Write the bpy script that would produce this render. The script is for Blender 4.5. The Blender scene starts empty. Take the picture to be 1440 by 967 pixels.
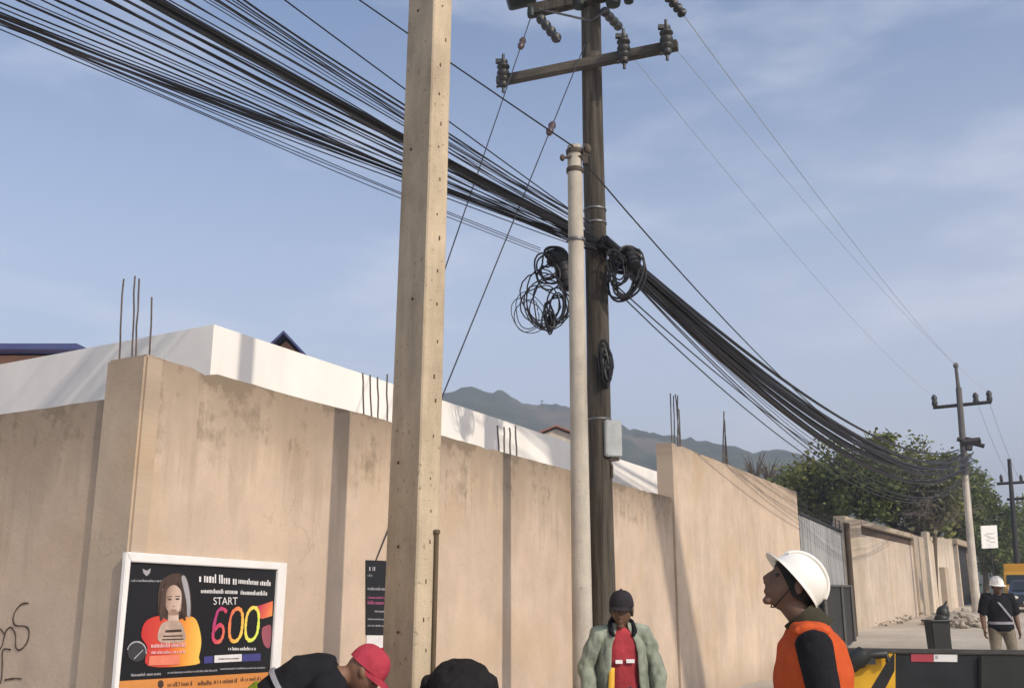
import bpy, bmesh, math, random
from mathutils import Vector, Matrix, noise as mnoise
R = math.radians
rng = random.Random(7)
scn = bpy.context.scene
COL = scn.collection

# ------------------------------------------------------------------ camera calibration
F = 1400.0; PITCH = math.atan(347 / F); EYE = Vector((0, 0, 1.6))
FW = Vector((0, math.cos(PITCH), math.sin(PITCH))); UP = Vector((0, -math.sin(PITCH), math.cos(PITCH)))
def ray(px, py): return FW + Vector((1, 0, 0)) * ((px - 720) / F) + UP * ((483.5 - py) / F)
def atY(px, py, Y):
    r = ray(px, py); return EYE + r * (Y / r.y)
def atZ(px, py, z):
    r = ray(px, py); return EYE + r * ((z - 1.6) / r.z)
def onplane(px, py, p0, n):
    r = ray(px, py); return EYE + r * ((p0 - EYE).dot(n) / r.dot(n))
def ground(y):
    if y < 18: return 0.0
    if y < 30: return (y - 18) * .04
    if y < 60: return .48 + (y - 30) * .018
    return 1.02

cam = bpy.data.cameras.new('camera'); camo = bpy.data.objects.new('camera', cam); COL.objects.link(camo)
camo.location = EYE; camo.rotation_euler = (math.pi / 2 + PITCH, 0, 0)
cam.sensor_fit = 'HORIZONTAL'; cam.sensor_width = 36; cam.lens = F / 1440 * 36; cam.clip_end = 6000; cam.clip_start = .05
scn.camera = camo

# ------------------------------------------------------------------ materials
class NT:
    def __init__(s, nt): s.nt = nt
    def n(s, t, ins=None, **kw):
        nd = s.nt.nodes.new(t)
        for k, v in kw.items(): setattr(nd, k, v)
        for k, v in (ins or {}).items():
            if isinstance(v, bpy.types.NodeSocket): s.nt.links.new(v, nd.inputs[k])
            else: nd.inputs[k].default_value = v
        return nd
    def math(s, op, a, b=0.0, c=None, clamp=False):
        nd = s.nt.nodes.new('ShaderNodeMath'); nd.operation = op; nd.use_clamp = clamp
        for i, v in enumerate((a, b) + ((c,) if c is not None else ())):
            if isinstance(v, bpy.types.NodeSocket): s.nt.links.new(v, nd.inputs[i])
            else: nd.inputs[i].default_value = v
        return nd.outputs[0]
    def mix(s, f, a, b, bt='MIX'):
        nd = s.nt.nodes.new('ShaderNodeMix'); nd.data_type = 'RGBA'; nd.blend_type = bt
        for i, v in ((0, f), (6, a), (7, b)):
            if isinstance(v, bpy.types.NodeSocket): s.nt.links.new(v, nd.inputs[i])
            else: nd.inputs[i].default_value = v if i == 0 else (*v, 1)[:4]
        return nd.outputs[2]
    def noise(s, vec, scale, detail=4, rough=.55):
        nd = s.n('ShaderNodeTexNoise', {'Scale': scale, 'Detail': detail, 'Roughness': rough})
        if vec is not None: s.nt.links.new(vec, nd.inputs['Vector'])
        return nd.outputs['Fac']
    def ramp(s, f, lo, hi):
        nd = s.n('ShaderNodeMapRange', {1: lo, 2: hi}); nd.interpolation_type = 'SMOOTHSTEP'
        s.nt.links.new(f, nd.inputs[0]); return nd.outputs[0]

def newmat(name, rough=.8, metal=0.0, spec=.3):
    m = bpy.data.materials.new(name); m.use_nodes = True
    t = NT(m.node_tree); b = m.node_tree.nodes['Principled BSDF']
    b.inputs['Roughness'].default_value = rough; b.inputs['Metallic'].default_value = metal
    b.inputs['Specular IOR Level'].default_value = spec
    return m, t, b

def simple(name, col, rough=.8, metal=0.0, var=.25, scale=12, bump=.0, spec=.3, stretch=None):
    """base colour broken up by two noises, with optional fine bump"""
    m, t, b = newmat(name, rough, metal, spec)
    co = t.n('ShaderNodeTexCoord').outputs['Object']
    if stretch:
        co = t.n('ShaderNodeMapping', {'Vector': co, 'Scale': stretch}).outputs[0]
    a = t.noise(co, scale, 5); c = t.noise(co, scale * .17, 3)
    f = t.math('ADD', t.math('MULTIPLY', a, .6), t.math('MULTIPLY', c, .6))
    f = t.ramp(f, .35, .85)
    dk = tuple(x * (1 - var) for x in col); lt = tuple(min(1, x * (1 + var * .6)) for x in col)
    t.nt.links.new(t.mix(f, dk, lt), b.inputs['Base Color'])
    if bump:
        bn = t.n('ShaderNodeBump', {'Strength': bump, 'Distance': .02, 'Height': t.noise(co, scale * 4, 6)})
        t.nt.links.new(bn.outputs[0], b.inputs['Normal'])
    return m

def plaster(name, base, H, d, stain=1.0, streak=.5, dark=(.17, .135, .095), seed=0.0, big=.62):
    """cement render: mottled, vertical runs, damp dark band that drips from the top edge"""
    m, t, b = newmat(name, .92, spec=.15)
    pos = t.n('ShaderNodeNewGeometry').outputs['Position']
    u = t.n('ShaderNodeVectorMath', {0: pos, 1: (d[0], d[1], 0)}, operation='DOT_PRODUCT').outputs['Value']
    z = t.n('ShaderNodeSeparateXYZ', {0: pos}).outputs['Z']
    def vec(su, sz, off):
        return t.n('ShaderNodeCombineXYZ', {0: t.math('MULTIPLY_ADD', u, su, off + seed), 1: seed * .37 + off, 2: t.math('MULTIPLY', z, sz)}).outputs[0]
    mott = t.noise(vec(1, 1, 3), 1.1, 6, .6)
    mott2 = t.noise(vec(1, 1, 9), 4.5, 6, .65)
    run = t.noise(vec(3.6, .34, 21), 1.0, 6, .65)
    run2 = t.noise(vec(16, .9, 31), 1.0, 4, .6)
    fine = t.noise(vec(1, 1, 40), 55, 4, .6)
    v = t.math('ADD', t.math('MULTIPLY', t.math('SUBTRACT', mott, .5), big), t.math('MULTIPLY', t.math('SUBTRACT', mott2, .5), .32))
    v = t.math('ADD', v, t.math('MULTIPLY', t.math('SUBTRACT', run, .5), streak))
    v = t.math('ADD', v, t.math('MULTIPLY', t.math('SUBTRACT', fine, .5), .14))
    v = t.math('ADD', v, 1.0)
    col = t.mix(1.0, base, t.n('ShaderNodeCombineColor', {0: v, 1: v, 2: v}).outputs[0], 'MULTIPLY')
    warm = t.ramp(t.noise(vec(1, .8, 55), .9, 3), .48, .72)
    col = t.mix(t.math('MULTIPLY', warm, .45), col, (base[0] * .93, base[1] * .82, base[2] * .62))
    pale = t.ramp(t.noise(vec(.8, 1.1, 75), 1.5, 5, .7), .56, .75)
    col = t.mix(t.math('MULTIPLY', pale, .35), col, (min(1, base[0] * 1.15), base[1] * 1.15, base[2] * 1.2))
    depth = t.math('SUBTRACT', H, z)
    edge = t.noise(vec(1, 1, 61), 2.3, 7, .72); edge2 = t.noise(vec(1, 1, 67), 9, 5, .7)
    band = t.math('ADD', t.math('MULTIPLY', t.ramp(edge, .34, .70), .42), t.math('MULTIPLY', edge2, .16))
    band = t.math('ADD', band, t.math('MULTIPLY', t.math('POWER', run2, 3.0), 1.1))
    st = t.math('DIVIDE', t.math('SUBTRACT', t.math('ADD', band, .05), depth), .34, clamp=True)
    st = t.math('MULTIPLY', st, t.math('MULTIPLY_ADD', t.ramp(edge2, .3, .7), .40, .26))
    drip = t.math('SUBTRACT', 1.0, t.math('DIVIDE', depth, t.math('ADD', t.math('MULTIPLY', t.math('POWER', run, 3.0), 4.2), .12)), clamp=True)
    rim = t.math('DIVIDE', t.math('SUBTRACT', t.math('ADD', t.math('MULTIPLY', edge2, .14), t.math('MULTIPLY', t.ramp(edge, .35, .75), .20)), depth), .13, clamp=True)
    st = t.math('MULTIPLY', t.math('MAXIMUM', t.math('MAXIMUM', st, t.math('MULTIPLY', drip, .55)), t.math('MULTIPLY', rim, .74)), stain, clamp=True)
    col = t.mix(st, col, dark)
    # low damp stain at the foot
    foot = t.math('SUBTRACT', 1.0, t.math('DIVIDE', z, t.math('MULTIPLY', mott2, .9)), clamp=True)
    col = t.mix(t.math('MULTIPLY', foot, .5), col, (base[0] * .5, base[1] * .48, base[2] * .45))
    wv = t.n('ShaderNodeVectorMath', {0: vec(1, 1, 90), 1: t.n('ShaderNodeTexNoise', {'Vector': vec(1, 1, 91), 'Scale': 3.0, 'Detail': 5}).outputs['Color']}, operation='ADD').outputs[0]
    vo = t.n('ShaderNodeTexVoronoi', {'Vector': wv, 'Scale': .55}, feature='DISTANCE_TO_EDGE').outputs['Distance']
    crack = t.math('MULTIPLY', t.math('LESS_THAN', vo, .0035), t.ramp(t.noise(vec(1, 1, 95), 1.3, 3), .52, .6))
    col = t.mix(t.math('MULTIPLY', crack, .16), col, dark)
    t.nt.links.new(col, b.inputs['Base Color'])
    h = t.math('ADD', t.math('MULTIPLY', mott2, .6), t.math('MULTIPLY', fine, .25))
    bn = t.n('ShaderNodeBump', {'Strength': .35, 'Distance': .02, 'Height': h})
    t.nt.links.new(bn.outputs[0], b.inputs['Normal'])
    return m

# ------------------------------------------------------------------ mesh builder
class MB:
    def __init__(s): s.v = []; s.f = []; s.m = []; s.mi = 0
    def add(s, vs, fs):
        o = len(s.v); s.v += [Vector(p) for p in vs]
        s.f += [tuple(i + o for i in f) for f in fs]; s.m += [s.mi] * len(fs)
    def hexa(s, b4, t4):
        s.add(list(b4) + list(t4), [(3, 2, 1, 0), (4, 5, 6, 7), (0, 1, 5, 4), (1, 2, 6, 5), (2, 3, 7, 6), (3, 0, 4, 7)])
    def box(s, c, sz, M=None):
        c = Vector(c); x, y, z = sz[0] / 2, sz[1] / 2, sz[2] / 2
        vs = [Vector(p) for p in ((-x, -y, -z), (x, -y, -z), (x, y, -z), (-x, y, -z), (-x, -y, z), (x, -y, z), (x, y, z), (-x, y, z))]
        if M is not None: vs = [M @ p for p in vs]
        vs = [p + c for p in vs]; s.hexa(vs[:4], vs[4:])
    def slab(s, p, q, th, z0, z1, n):
        """wall slab from plan point p to q, thickness th towards -n"""
        p = Vector((p[0], p[1], 0)); q = Vector((q[0], q[1], 0)); o = Vector((n[0], n[1], 0)) * -th
        b = [p, q, q + o, p + o]
        s.hexa([x + Vector((0, 0, z0)) for x in b], [x + Vector((0, 0, z1)) for x in b])
    def tube(s, pts, rad, n=10, ref=None, caps=True):
        pts = [Vector(p) for p in pts]; k = len(pts)
        if not isinstance(rad, (list, tuple)) or (isinstance(rad, tuple) and len(rad) == 2 and k != 2): rad = [rad] * k
        o = len(s.v); prev = None
        for i, p in enumerate(pts):
            t = (pts[min(i + 1, k - 1)] - pts[max(i - 1, 0)]); t = t.normalized() if t.length > 1e-9 else Vector((0, 0, 1))
            rf = Vector(ref) if ref is not None else (prev if prev is not None else (Vector((1, 0, 0)) if abs(t.x) < .9 else Vector((0, 1, 0))))
            a = rf - t * rf.dot(t)
            if a.length < 1e-6: a = t.orthogonal()
            a.normalize(); b = t.cross(a); prev = a
            ra, rb = rad[i] if isinstance(rad[i], (tuple, list)) else (rad[i], rad[i])
            for j in range(n):
                w = 2 * math.pi * j / n; s.v.append(p + a * (ra * math.cos(w)) + b * (rb * math.sin(w)))
        for i in range(k - 1):
            for j in range(n):
                a0 = o + i * n + j; a1 = o + i * n + (j + 1) % n
                s.f.append((a0, a1, a1 + n, a0 + n)); s.m.append(s.mi)
        if caps:
            s.f.append(tuple(o + j for j in reversed(range(n)))); s.m.append(s.mi)
            s.f.append(tuple(o + (k - 1) * n + j for j in range(n))); s.m.append(s.mi)
    def ell(s, c, r, M=None, nu=14, nv=9):
        c = Vector(c); vs = []; fs = []
        for i in range(1, nv):
            th = math.pi * i / nv
            for j in range(nu):
                ph = 2 * math.pi * j / nu
                vs.append(Vector((r[0] * math.sin(th) * math.cos(ph), r[1] * math.sin(th) * math.sin(ph), r[2] * math.cos(th))))
        top = len(vs); vs += [Vector((0, 0, r[2])), Vector((0, 0, -r[2]))]
        for i in range(nv - 2):
            for j in range(nu):
                a = i * nu + j; b = i * nu + (j + 1) % nu; fs.append((a, a + nu, b + nu, b))
        for j in range(nu):
            fs.append((top, j, (j + 1) % nu)); l = (nv - 2) * nu; fs.append((top + 1, l + (j + 1) % nu, l + j))
        if M is not None: vs = [M @ p for p in vs]
        s.add([p + c for p in vs], fs)
    def lathe(s, prof, c, n=14, M=None):
        c = Vector(c); vs = []; fs = []
        for (r, z) in prof:
            for j in range(n):
                w = 2 * math.pi * j / n; vs.append(Vector((r * math.cos(w), r * math.sin(w), z)))
        for i in range(len(prof) - 1):
            for j in range(n):
                a = i * n + j; b = i * n + (j + 1) % n; fs.append((a, b, b + n, a + n))
        fs.append(tuple(reversed(range(n)))); fs.append(tuple((len(prof) - 1) * n + j for j in range(n)))
        if M is not None: vs = [M @ p for p in vs]
        s.add([p + c for p in vs], fs)
    def poly(s, pts, th, nrm):
        """flat outline with thickness th along nrm"""
        pts = [Vector(p) for p in pts]; o = Vector(nrm).normalized() * th; k = len(pts)
        s.add([p for p in pts] + [p + o for p in pts],
              [tuple(range(k)), tuple(range(2 * k - 1, k - 1, -1))] + [(i, i + k, (i + 1) % k + k, (i + 1) % k) for i in range(k)])
    def build(s, name, mats, parent=None, loc=None, smooth=False, bevel=0, label=None):
        mats = mats if isinstance(mats, (list, tuple)) else [mats]
        me = bpy.data.meshes.new(name)
        org = Vector((0, 0, 0))
        if parent is not None:
            org = parent['_o'] if '_o' in parent else parent.location
            org = Vector(org)
        elif loc is not None: org = Vector(loc)
        me.from_pydata([p - org for p in s.v], [], s.f)
        for m in mats: me.materials.append(m)
        me.polygons.foreach_set('material_index', s.m)
        bm = bmesh.new(); bm.from_mesh(me); bmesh.ops.recalc_face_normals(bm, faces=bm.faces)
        if bevel:
            es = [e for e in bm.edges if len(e.link_faces) == 2 and e.calc_face_angle(0) > .5]
            bmesh.ops.bevel(bm, geom=es, offset=bevel, segments=2, affect='EDGES', clamp_overlap=True)
        bm.to_mesh(me); bm.free()
        if smooth:
            me.polygons.foreach_set('use_smooth', [True] * len(me.polygons))
            try: me.set_sharp_from_angle(angle=R(50))
            except Exception: pass
        o = bpy.data.objects.new(name, me); COL.objects.link(o)
        if parent is not None:
            o.parent = parent
            o['_o'] = list(org)
        else: o.location = org; o['_o'] = list(org)
        if label: o['label'] = label
        return o

def tag(o, label=None, cat=None, group=None, kind=None):
    if label: o['label'] = label
    if cat: o['category'] = cat
    if group: o['group'] = group
    if kind: o['kind'] = kind
    return o
def thing(name, loc, label, cat, group=None):
    o = bpy.data.objects.new(name, None); COL.objects.link(o); o.location = loc; o.empty_display_size = .2
    o['_o'] = list(loc); return tag(o, label, cat, group)

# ------------------------------------------------------------------ plan of the street
B = R(26.2)
d = Vector((math.sin(B), math.cos(B), 0)); n = Vector((math.cos(B), -math.sin(B), 0))        # along the street, out of the wall
BL = R(59.2)
u = Vector((-math.sin(BL), math.cos(BL), 0)); nl = Vector((-math.cos(BL), -math.sin(BL), 0))   # along the side wall, out of it
K = Vector((-2.04, 5.45, 0))                                                                    # the wall corner
SUN_EL = R(35); sh = Vector((.68, -.733, 0)).normalized()
sdir = Vector((sh.x * math.cos(SUN_EL), sh.y * math.cos(SUN_EL), math.sin(SUN_EL)))
def onwall(px, py, off=0.0): return onplane(px, py, K + n * off, n)
def onleft(px, py, off=0.0): return onplane(px, py, K + nl * off, nl)
def along(p): return (Vector((p.x, p.y, 0)) - K).dot(d)

HR = onwall(205, 500).z                     # street wall height
HL = onleft(100, 568).z                     # side wall height
P_tall = onwall(945, 700); S_tall = along(P_tall)
HT = onwall(960, 630).z

# ------------------------------------------------------------------ setting: ground, pavement, hills
mb = MB()
ys = [-400, -60, -10, 0, 6, 12, 18, 20, 22, 24, 26, 28, 30, 33, 36, 40, 45, 50, 55, 60, 80, 140, 300, 700, 1500, 3500]
xs = [-3000, -600, -100, -30, -10, 0, 5, 10, 15, 20, 25, 30, 40, 100, 600, 3000]
for y in ys:
    for x in xs: mb.v.append(Vector((x, y, ground(y))))
W_ = len(xs)
for j in range(len(ys) - 1):
    for i in range(W_ - 1):
        mb.f.append((j * W_ + i, j * W_ + i + 1, (j + 1) * W_ + i + 1, (j + 1) * W_ + i)); mb.m.append(0)
m, t, b = newmat('dusty_ground', .95, spec=.1)
pos = t.n('ShaderNodeNewGeometry').outputs['Position']
f = t.ramp(t.noise(pos, .35, 6, .65), .35, .7); g = t.noise(pos, 6, 5, .7)
c = t.mix(f, (.42, .36, .28), (.56, .50, .41)); c = t.mix(t.math('MULTIPLY', t.ramp(g, .45, .75), .6), c, (.30, .26, .21))
t.nt.links.new(c, b.inputs['Base Color'])
bn = t.n('ShaderNodeBump', {'Strength': .5, 'Distance': .03, 'Height': t.noise(pos, 18, 6, .7)}); t.nt.links.new(bn.outputs[0], b.inputs['Normal'])
tag(mb.build('ground', m, smooth=True), kind='structure')

M_pave = simple('pavement_concrete', (.40, .36, .30), .9, var=.3, scale=3, bump=.3)
mb = MB(); p0 = K + n * .02 - d * .3; p1 = K + d * (S_tall + 4.2) + n * .02
mb.hexa([p0 + Vector((0, 0, -.2)), p0 + n * 1.35 + Vector((0, 0, -.2)), p1 + n * 1.35 + Vector((0, 0, -.2)), p1 + Vector((0, 0, -.2))],
        [p0 + Vector((0, 0, .12)), p0 + n * 1.35 + Vector((0, 0, .12)), p1 + n * 1.35 + Vector((0, 0, .12)), p1 + Vector((0, 0, .12))])
tag(mb.build('pavement', M_pave, bevel=.01), kind='structure')

ridge = [(-400, 700), (200, 640), (480, 600), (580, 576), (632, 560), (668, 554), (700, 561), (742, 576), (775, 578), (800, 577), (840, 585), (868, 603), (905, 612), (945, 619), (985, 621), (1020, 634), (1050, 639), (1090, 637), (1115, 648), (1180, 672), (1300, 705), (1440, 745), (1800, 790)]
HY = 520.0
rp = [(atY(px, 830, HY).x, atY(px, py, HY).z) for px, py in ridge]
def ridge_z(x):
    for (x0, z0), (x1, z1) in zip(rp, rp[1:]):
        if x0 <= x <= x1: k_ = (x - x0) / (x1 - x0); k_ = .5 * k_ + .5 * k_ * k_ * (3 - 2 * k_); return z0 + (z1 - z0) * k_
    return 5
mb = MB(); NX, NY = 300, 46
for j in range(NY):
    y = 230 + j * (620 / (NY - 1))
    for i in range(NX):
        x = -300 + i * (760 / (NX - 1))
        k = max(0.0, 1 - abs(y - HY) / (290 if y < HY else 330)); k = k * k * (3 - 2 * k)
        z = ridge_z(x) * k * (.97 + .05 * mnoise.noise((x * .02, y * .013, 1))) + 1.0
        z += (2.2 * mnoise.noise((x * .11, y * .11, 3)) + 1.8 * mnoise.noise((x * .31, y * .2, 8))) * min(1, k * 3)
        mb.v.append(Vector((x, y, z if k > 0 else -1)))
for j in range(NY - 1):
    for i in range(NX - 1):
        a = j * NX + i; mb.f.append((a, a + 1, a + NX + 1, a + NX)); mb.m.append(0)
m, t, b = newmat('wooded_hillside', .95, spec=.05)
pos = t.n('ShaderNodeNewGeometry').outputs['Position']
c = t.mix(t.ramp(t.noise(pos, .12, 6, .7), .35, .7), (.030, .042, .022), (.085, .095, .05))
c = t.mix(t.ramp(t.noise(pos, .02, 4), .55, .7), c, (.13, .11, .075))
t.nt.links.new(c, b.inputs['Base Color'])
tag(mb.build('hill', m, smooth=True), kind='structure')

# ------------------------------------------------------------------ boundary walls
WT = .18
M_wall = plaster('tan_cement_render', (.53, .418, .32), HR, (d.x, d.y), seed=1.3, streak=.28, stain=1.15)
M_left = plaster('tan_cement_render_side', (.53, .418, .32), HL, (u.x, u.y), seed=4.1, stain=1.1, streak=.28)
M_tallw = plaster('tan_cement_render_tall', (.54, .43, .33), HT, (d.x, d.y), stain=.5, streak=.42, seed=7.7)
M_rebar = simple('rusty_rebar', (.14, .115, .10), .7, .4, var=.4, scale=40)

sw = thing('boundary_wall', K, 'long tan cement street wall with framed poster, dark stains under its top edge', 'wall')
def rough_wall(p, q, th, z0, z1, nn, amp=.008, seed=0):
    """wall with a hand-trowelled, slightly chipped top edge"""
    r_ = random.Random(seed); L = (q - p).length; dd = (q - p).normalized(); k = int(L / .11); pts = [Vector((p.x, p.y, z0)), Vector((q.x, q.y, z0))]
    for i in range(k, -1, -1):
        x = L * i / k; z = z1 + amp * (1.2 * mnoise.noise((x * 1.1, seed, 0)) + .8 * mnoise.noise((x * 5, seed, 4))) - (r_.uniform(.01, .03) if r_.random() < .07 else 0)
        c = p + dd * x; pts.append(Vector((c.x, c.y, z)))
    mb = MB(); mb.poly(pts, -th, nn); return mb
mb = rough_wall(K + d * .0, K + d * (S_tall - .02), WT, -.2, HR, n, seed=1)
mb.build('render_face', M_wall, sw)
# corner pillar stands a little proud of both walls
colw = .30
c0 = K - u * 0 + nl * .03 + n * .004
mb = MB()
pa = K + n * .012 + nl * .03 - u * .0
mb.hexa([pa + Vector((0, 0, -.2)), pa + d * .14 + Vector((0, 0, -.2)), pa + d * .14 + u * .34 + Vector((0, 0, -.2)), pa + u * .34 + Vector((0, 0, -.2))],
        [pa + Vector((0, 0, HR + .012)), pa + d * .14 + Vector((0, 0, HR + .012)), pa + d * .14 + u * .34 + Vector((0, 0, HR + .012)), pa + u * .34 + Vector((0, 0, HR + .012))])
M_pil = plaster('tan_cement_render_pillar', (.49, .39, .295), HR, (u.x, u.y), stain=.55, seed=2.2)
mb.build('corner_pillar', M_pil, sw, bevel=.015)
def rods(parent, pts, r=.006, name='rebar'):
    for (p, q) in pts:
        mb = MB(); k = 7; mid = [p.lerp(q, i / (k - 1)) + Vector((rng.uniform(-.004, .004), rng.uniform(-.004, .004), 0)) for i in range(k)]
        mb.tube(mid, r, 6); mb.build(name, M_rebar, parent, smooth=True)
cr = []
for (x0, y0, x1, y1, Y) in ((169, 506, 174, 392, 5.62), (187, 502, 190, 388, 5.72), (192, 502, 196, 392, 5.55), (211, 503, 214, 418, 5.75)):
    a = atY(x0, y0, Y); a.z = HR - .08; cr.append((a, atY(x1, y1, Y)))
rods(sw, cr, .0055)
def wall_rods(lst, parent, zb, back=.09, r=.0065):
    out = []
    for (x, y0, x1, y1) in lst:
        a = onwall(x, y0, -back); t_ = onplane(x1, y1, a, Vector((0, 1, 0))); a = Vector((a.x, a.y, zb - .1)); out.append((a, t_))
    rods(parent, out, r)
wall_rods([(512, 588, 510, 524), (523, 590, 521, 527), (533, 592, 531, 530), (546, 596, 544, 526)], sw, HR)
wall_rods([(702, 640, 700, 598), (710, 642, 709, 600), (718, 643, 717, 601), (727, 645, 725, 598)], sw, HR, r=.008)

lw = thing('boundary_wall', K + u * .4, 'tan cement side wall with scrawled graffiti, running off to the left', 'wall')
mb = rough_wall(K + u * .342, K + u * 9, WT, -.2, HL, nl, seed=2)
mb.build('render_face', M_left, lw)
M_ink = simple('dark_brown_scrawl', (.075, .05, .035), .8, var=.4, scale=30)
mb = MB()
def ribbon(mb, pts, w, nrm, th=.002):
    pts = [Vector(p) for p in pts]; L = []; Rr = []
    for i, p in enumerate(pts):
        t_ = (pts[min(i + 1, len(pts) - 1)] - pts[max(i - 1, 0)]).normalized(); s_ = t_.cross(nrm).normalized() * (w / 2 * (.75 + .5 * rng.random()))
        L.append(p + s_); Rr.append(p - s_)
    o = len(mb.v); k = len(pts)
    mb.v += L + Rr
    for i in range(k - 1): mb.f.append((o + i, o + i + 1, o + k + i + 1, o + k + i)); mb.m.append(mb.mi)
def smoothline(pts, k=5):
    out = []; P = [Vector((*p, 0)) for p in pts]
    for i in range(len(P) - 1):
        p0 = P[max(i - 1, 0)]; p1 = P[i]; p2 = P[i + 1]; p3 = P[min(i + 2, len(P) - 1)]
        for j in range(k):
            s = j / k; out.append(.5 * ((2 * p1) + (p2 - p0) * s + (2 * p0 - 5 * p1 + 4 * p2 - p3) * s * s + (3 * p1 - p0 - 3 * p2 + p3) * s ** 3))
    out.append(P[-1]); return [(p.x, p.y) for p in out]
for st in ([(265, 183), (205, 187), (150, 240), (120, 320), (140, 385), (230, 395), (268, 440), (250, 540), (190, 610), (145, 590), (140, 470), (100, 405), (60, 430), (40, 480), (10, 590), (-60, 620), (-120, 500), (-60, 410), (0, 420), (40, 470)],
           [(100, 612), (25, 615), (20, 760), (5, 910), (-60, 960)], [(40, 892), (120, 878), (200, 880)], [(-200, 420), (-150, 600), (-190, 760)]):
    ribbon(mb, [onleft(x / 6.58, 820 + y / 6.58, .004) for x, y in smoothline(st)], .009, nl)
mb.build('graffiti', M_ink, lw, label='dark scrawled graffiti letters')

BT = R(27.6); dt = Vector((math.sin(BT), math.cos(BT), 0)); nt_ = Vector((math.cos(BT), -math.sin(BT), 0))
T0 = K + d * S_tall + n * .03
ptl = onplane(1120, 690, T0, nt_); LT = (Vector((ptl.x, ptl.y, 0)) - Vector((T0.x, T0.y, 0))).dot(dt)
tw = thing('boundary_wall', T0, 'tall tan cement wall rising a step above the long street wall', 'wall')
mb = rough_wall(Vector((T0.x, T0.y, 0)), Vector((T0.x, T0.y, 0)) + dt * LT, .24, -.2, HT, nt_, .012, seed=3)
mb.build('render_face', M_tallw, tw)
rr = []
for (x, y0, x1, y1) in ((945, 640, 943, 553), (949, 640, 947, 556), (953, 640, 953, 556), (957, 640, 950, 554), (958, 640, 955, 575)):
    a = onplane(x, y0, T0 - nt_ * .12, nt_); q = onplane(x1, y1, a, Vector((0, 1, 0))); rr.append((Vector((a.x, a.y, HT - .1)), q))
rods(tw, rr, .009)
rr = []
for (x, x1, y1) in ((1016, 1018, 578), (1021, 1019, 590), (1024, 1019, 603), (1019, 1020, 612)):
    a = onplane(x, 655, T0 - nt_ * .14, nt_); q = onplane(x1, y1, a, Vector((0, 1, 0))); rr.append((Vector((a.x, a.y, HT - .1)), q))
rods(tw, rr, .011)

# grey sheet fence, dark gate and far wall
TE = T0 + dt * LT
M_sheet = simple('weathered_grey_sheet', (.34, .345, .34), .8, .05, var=.35, scale=2.0, bump=.1, stretch=(1, 1, .3))
M_darkm = simple('dark_steel', (.035, .033, .032), .6, .3, var=.4, scale=8)
M_brown = simple('brown_timber_post', (.085, .06, .042), .85, var=.4, scale=10, stretch=(1, 1, .2))
fa = atY(1190, 830, 28.5); fa = Vector((fa.x, fa.y, 0)); sa = TE + dt * .05
sd = (fa - sa).normalized(); sn = Vector((sd.y, -sd.x, 0))
zt = atY(1127, 724, sa.y).z
sf = thing('sheet_fence', sa, 'grey weathered sheet metal fence between the tall wall and the far wall', 'fence')
mb = MB(); Lf = (fa - sa).length; k = int(Lf / .09)
for i in range(k):                                           # ribbed sheet
    a = sa + sd * (Lf * i / k); c_ = sa + sd * (Lf * (i + 1) / k); o = sn * (.008 if i % 4 == 0 else 0)
    mb.hexa([a + o + Vector((0, 0, .3)), c_ + o + Vector((0, 0, .3)), c_ - sn * .03 + Vector((0, 0, .3)), a - sn * .03 + Vector((0, 0, .3))],
            [a + o + Vector((0, 0, zt)), c_ + o + Vector((0, 0, zt)), c_ - sn * .03 + Vector((0, 0, zt)), a - sn * .03 + Vector((0, 0, zt))])
mb.build('sheet_panel', M_sheet, sf)
mb = MB(); mb.box(sa.lerp(fa, .5) + Vector((0, 0, zt + .06)) - sn * .02, (.07, Lf, .07), Matrix.Rotation(-math.atan2(sd.x, sd.y), 3, 'Z'))
for i in range(9): mb.tube([sa + sd * (Lf * (i + .5) / 9) + Vector((0, 0, zt + .05)), sa + sd * (Lf * (i + .5) / 9) + Vector((0, 0, zt + .34))], .015, 5)
for hh in (.18, .3): mb.tube([sa + Vector((0, 0, zt + hh)), fa + Vector((0, 0, zt + hh))], .008, 5)
mb.build('top_rail', M_darkm, sf)
ga = atY(1143, 830, 22.6); gb = atY(1183, 830, 26.8); ga.z = gb.z = 0
gd = (gb - ga).normalized(); gn = Vector((gd.y, -gd.x, 0)); ga = ga + gn * .22; gb = gb + gn * .22; gd = (gb - ga).normalized(); gn = Vector((gd.y, -gd.x, 0)); gl = (gb - ga).length
gz = 1.72
gt = thing('metal_gate', ga + Vector((0, 0, ground(ga.y))), 'dark steel gate leaf standing in front of the grey sheet fence', 'gate')
mb = MB(); mb.slab(ga, gb, .05, .1, gz, gn); mb.build('gate_panel', M_darkm, gt, bevel=.01)
mb = MB()
for s_ in (0, .6, 1): mb.tube([ga + gd * gl * s_ + gn * .03 + Vector((0, 0, .05)), ga + gd * gl * s_ + gn * .03 + Vector((0, 0, gz + .03))], .04, 6)
for zz in (.3, gz): mb.tube([ga + gn * .03 + Vector((0, 0, zz)), gb + gn * .03 + Vector((0, 0, zz))], .03, 6)
mb.build('gate_frame', simple('grey_gate_frame', (.12, .115, .105), .6, .3), gt)
pb = atY(1202, 888, 28.2); ptp = atY(1190, 735, 28.2); pb.z = ground(28.2) - .1
mb = MB(); mb.tube([pb, ptp], .085, 8)
o = mb.build('timber_post', M_brown, loc=pb, smooth=True); tag(o, 'dark brown leaning post at the near end of the far wall', 'post')

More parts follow.
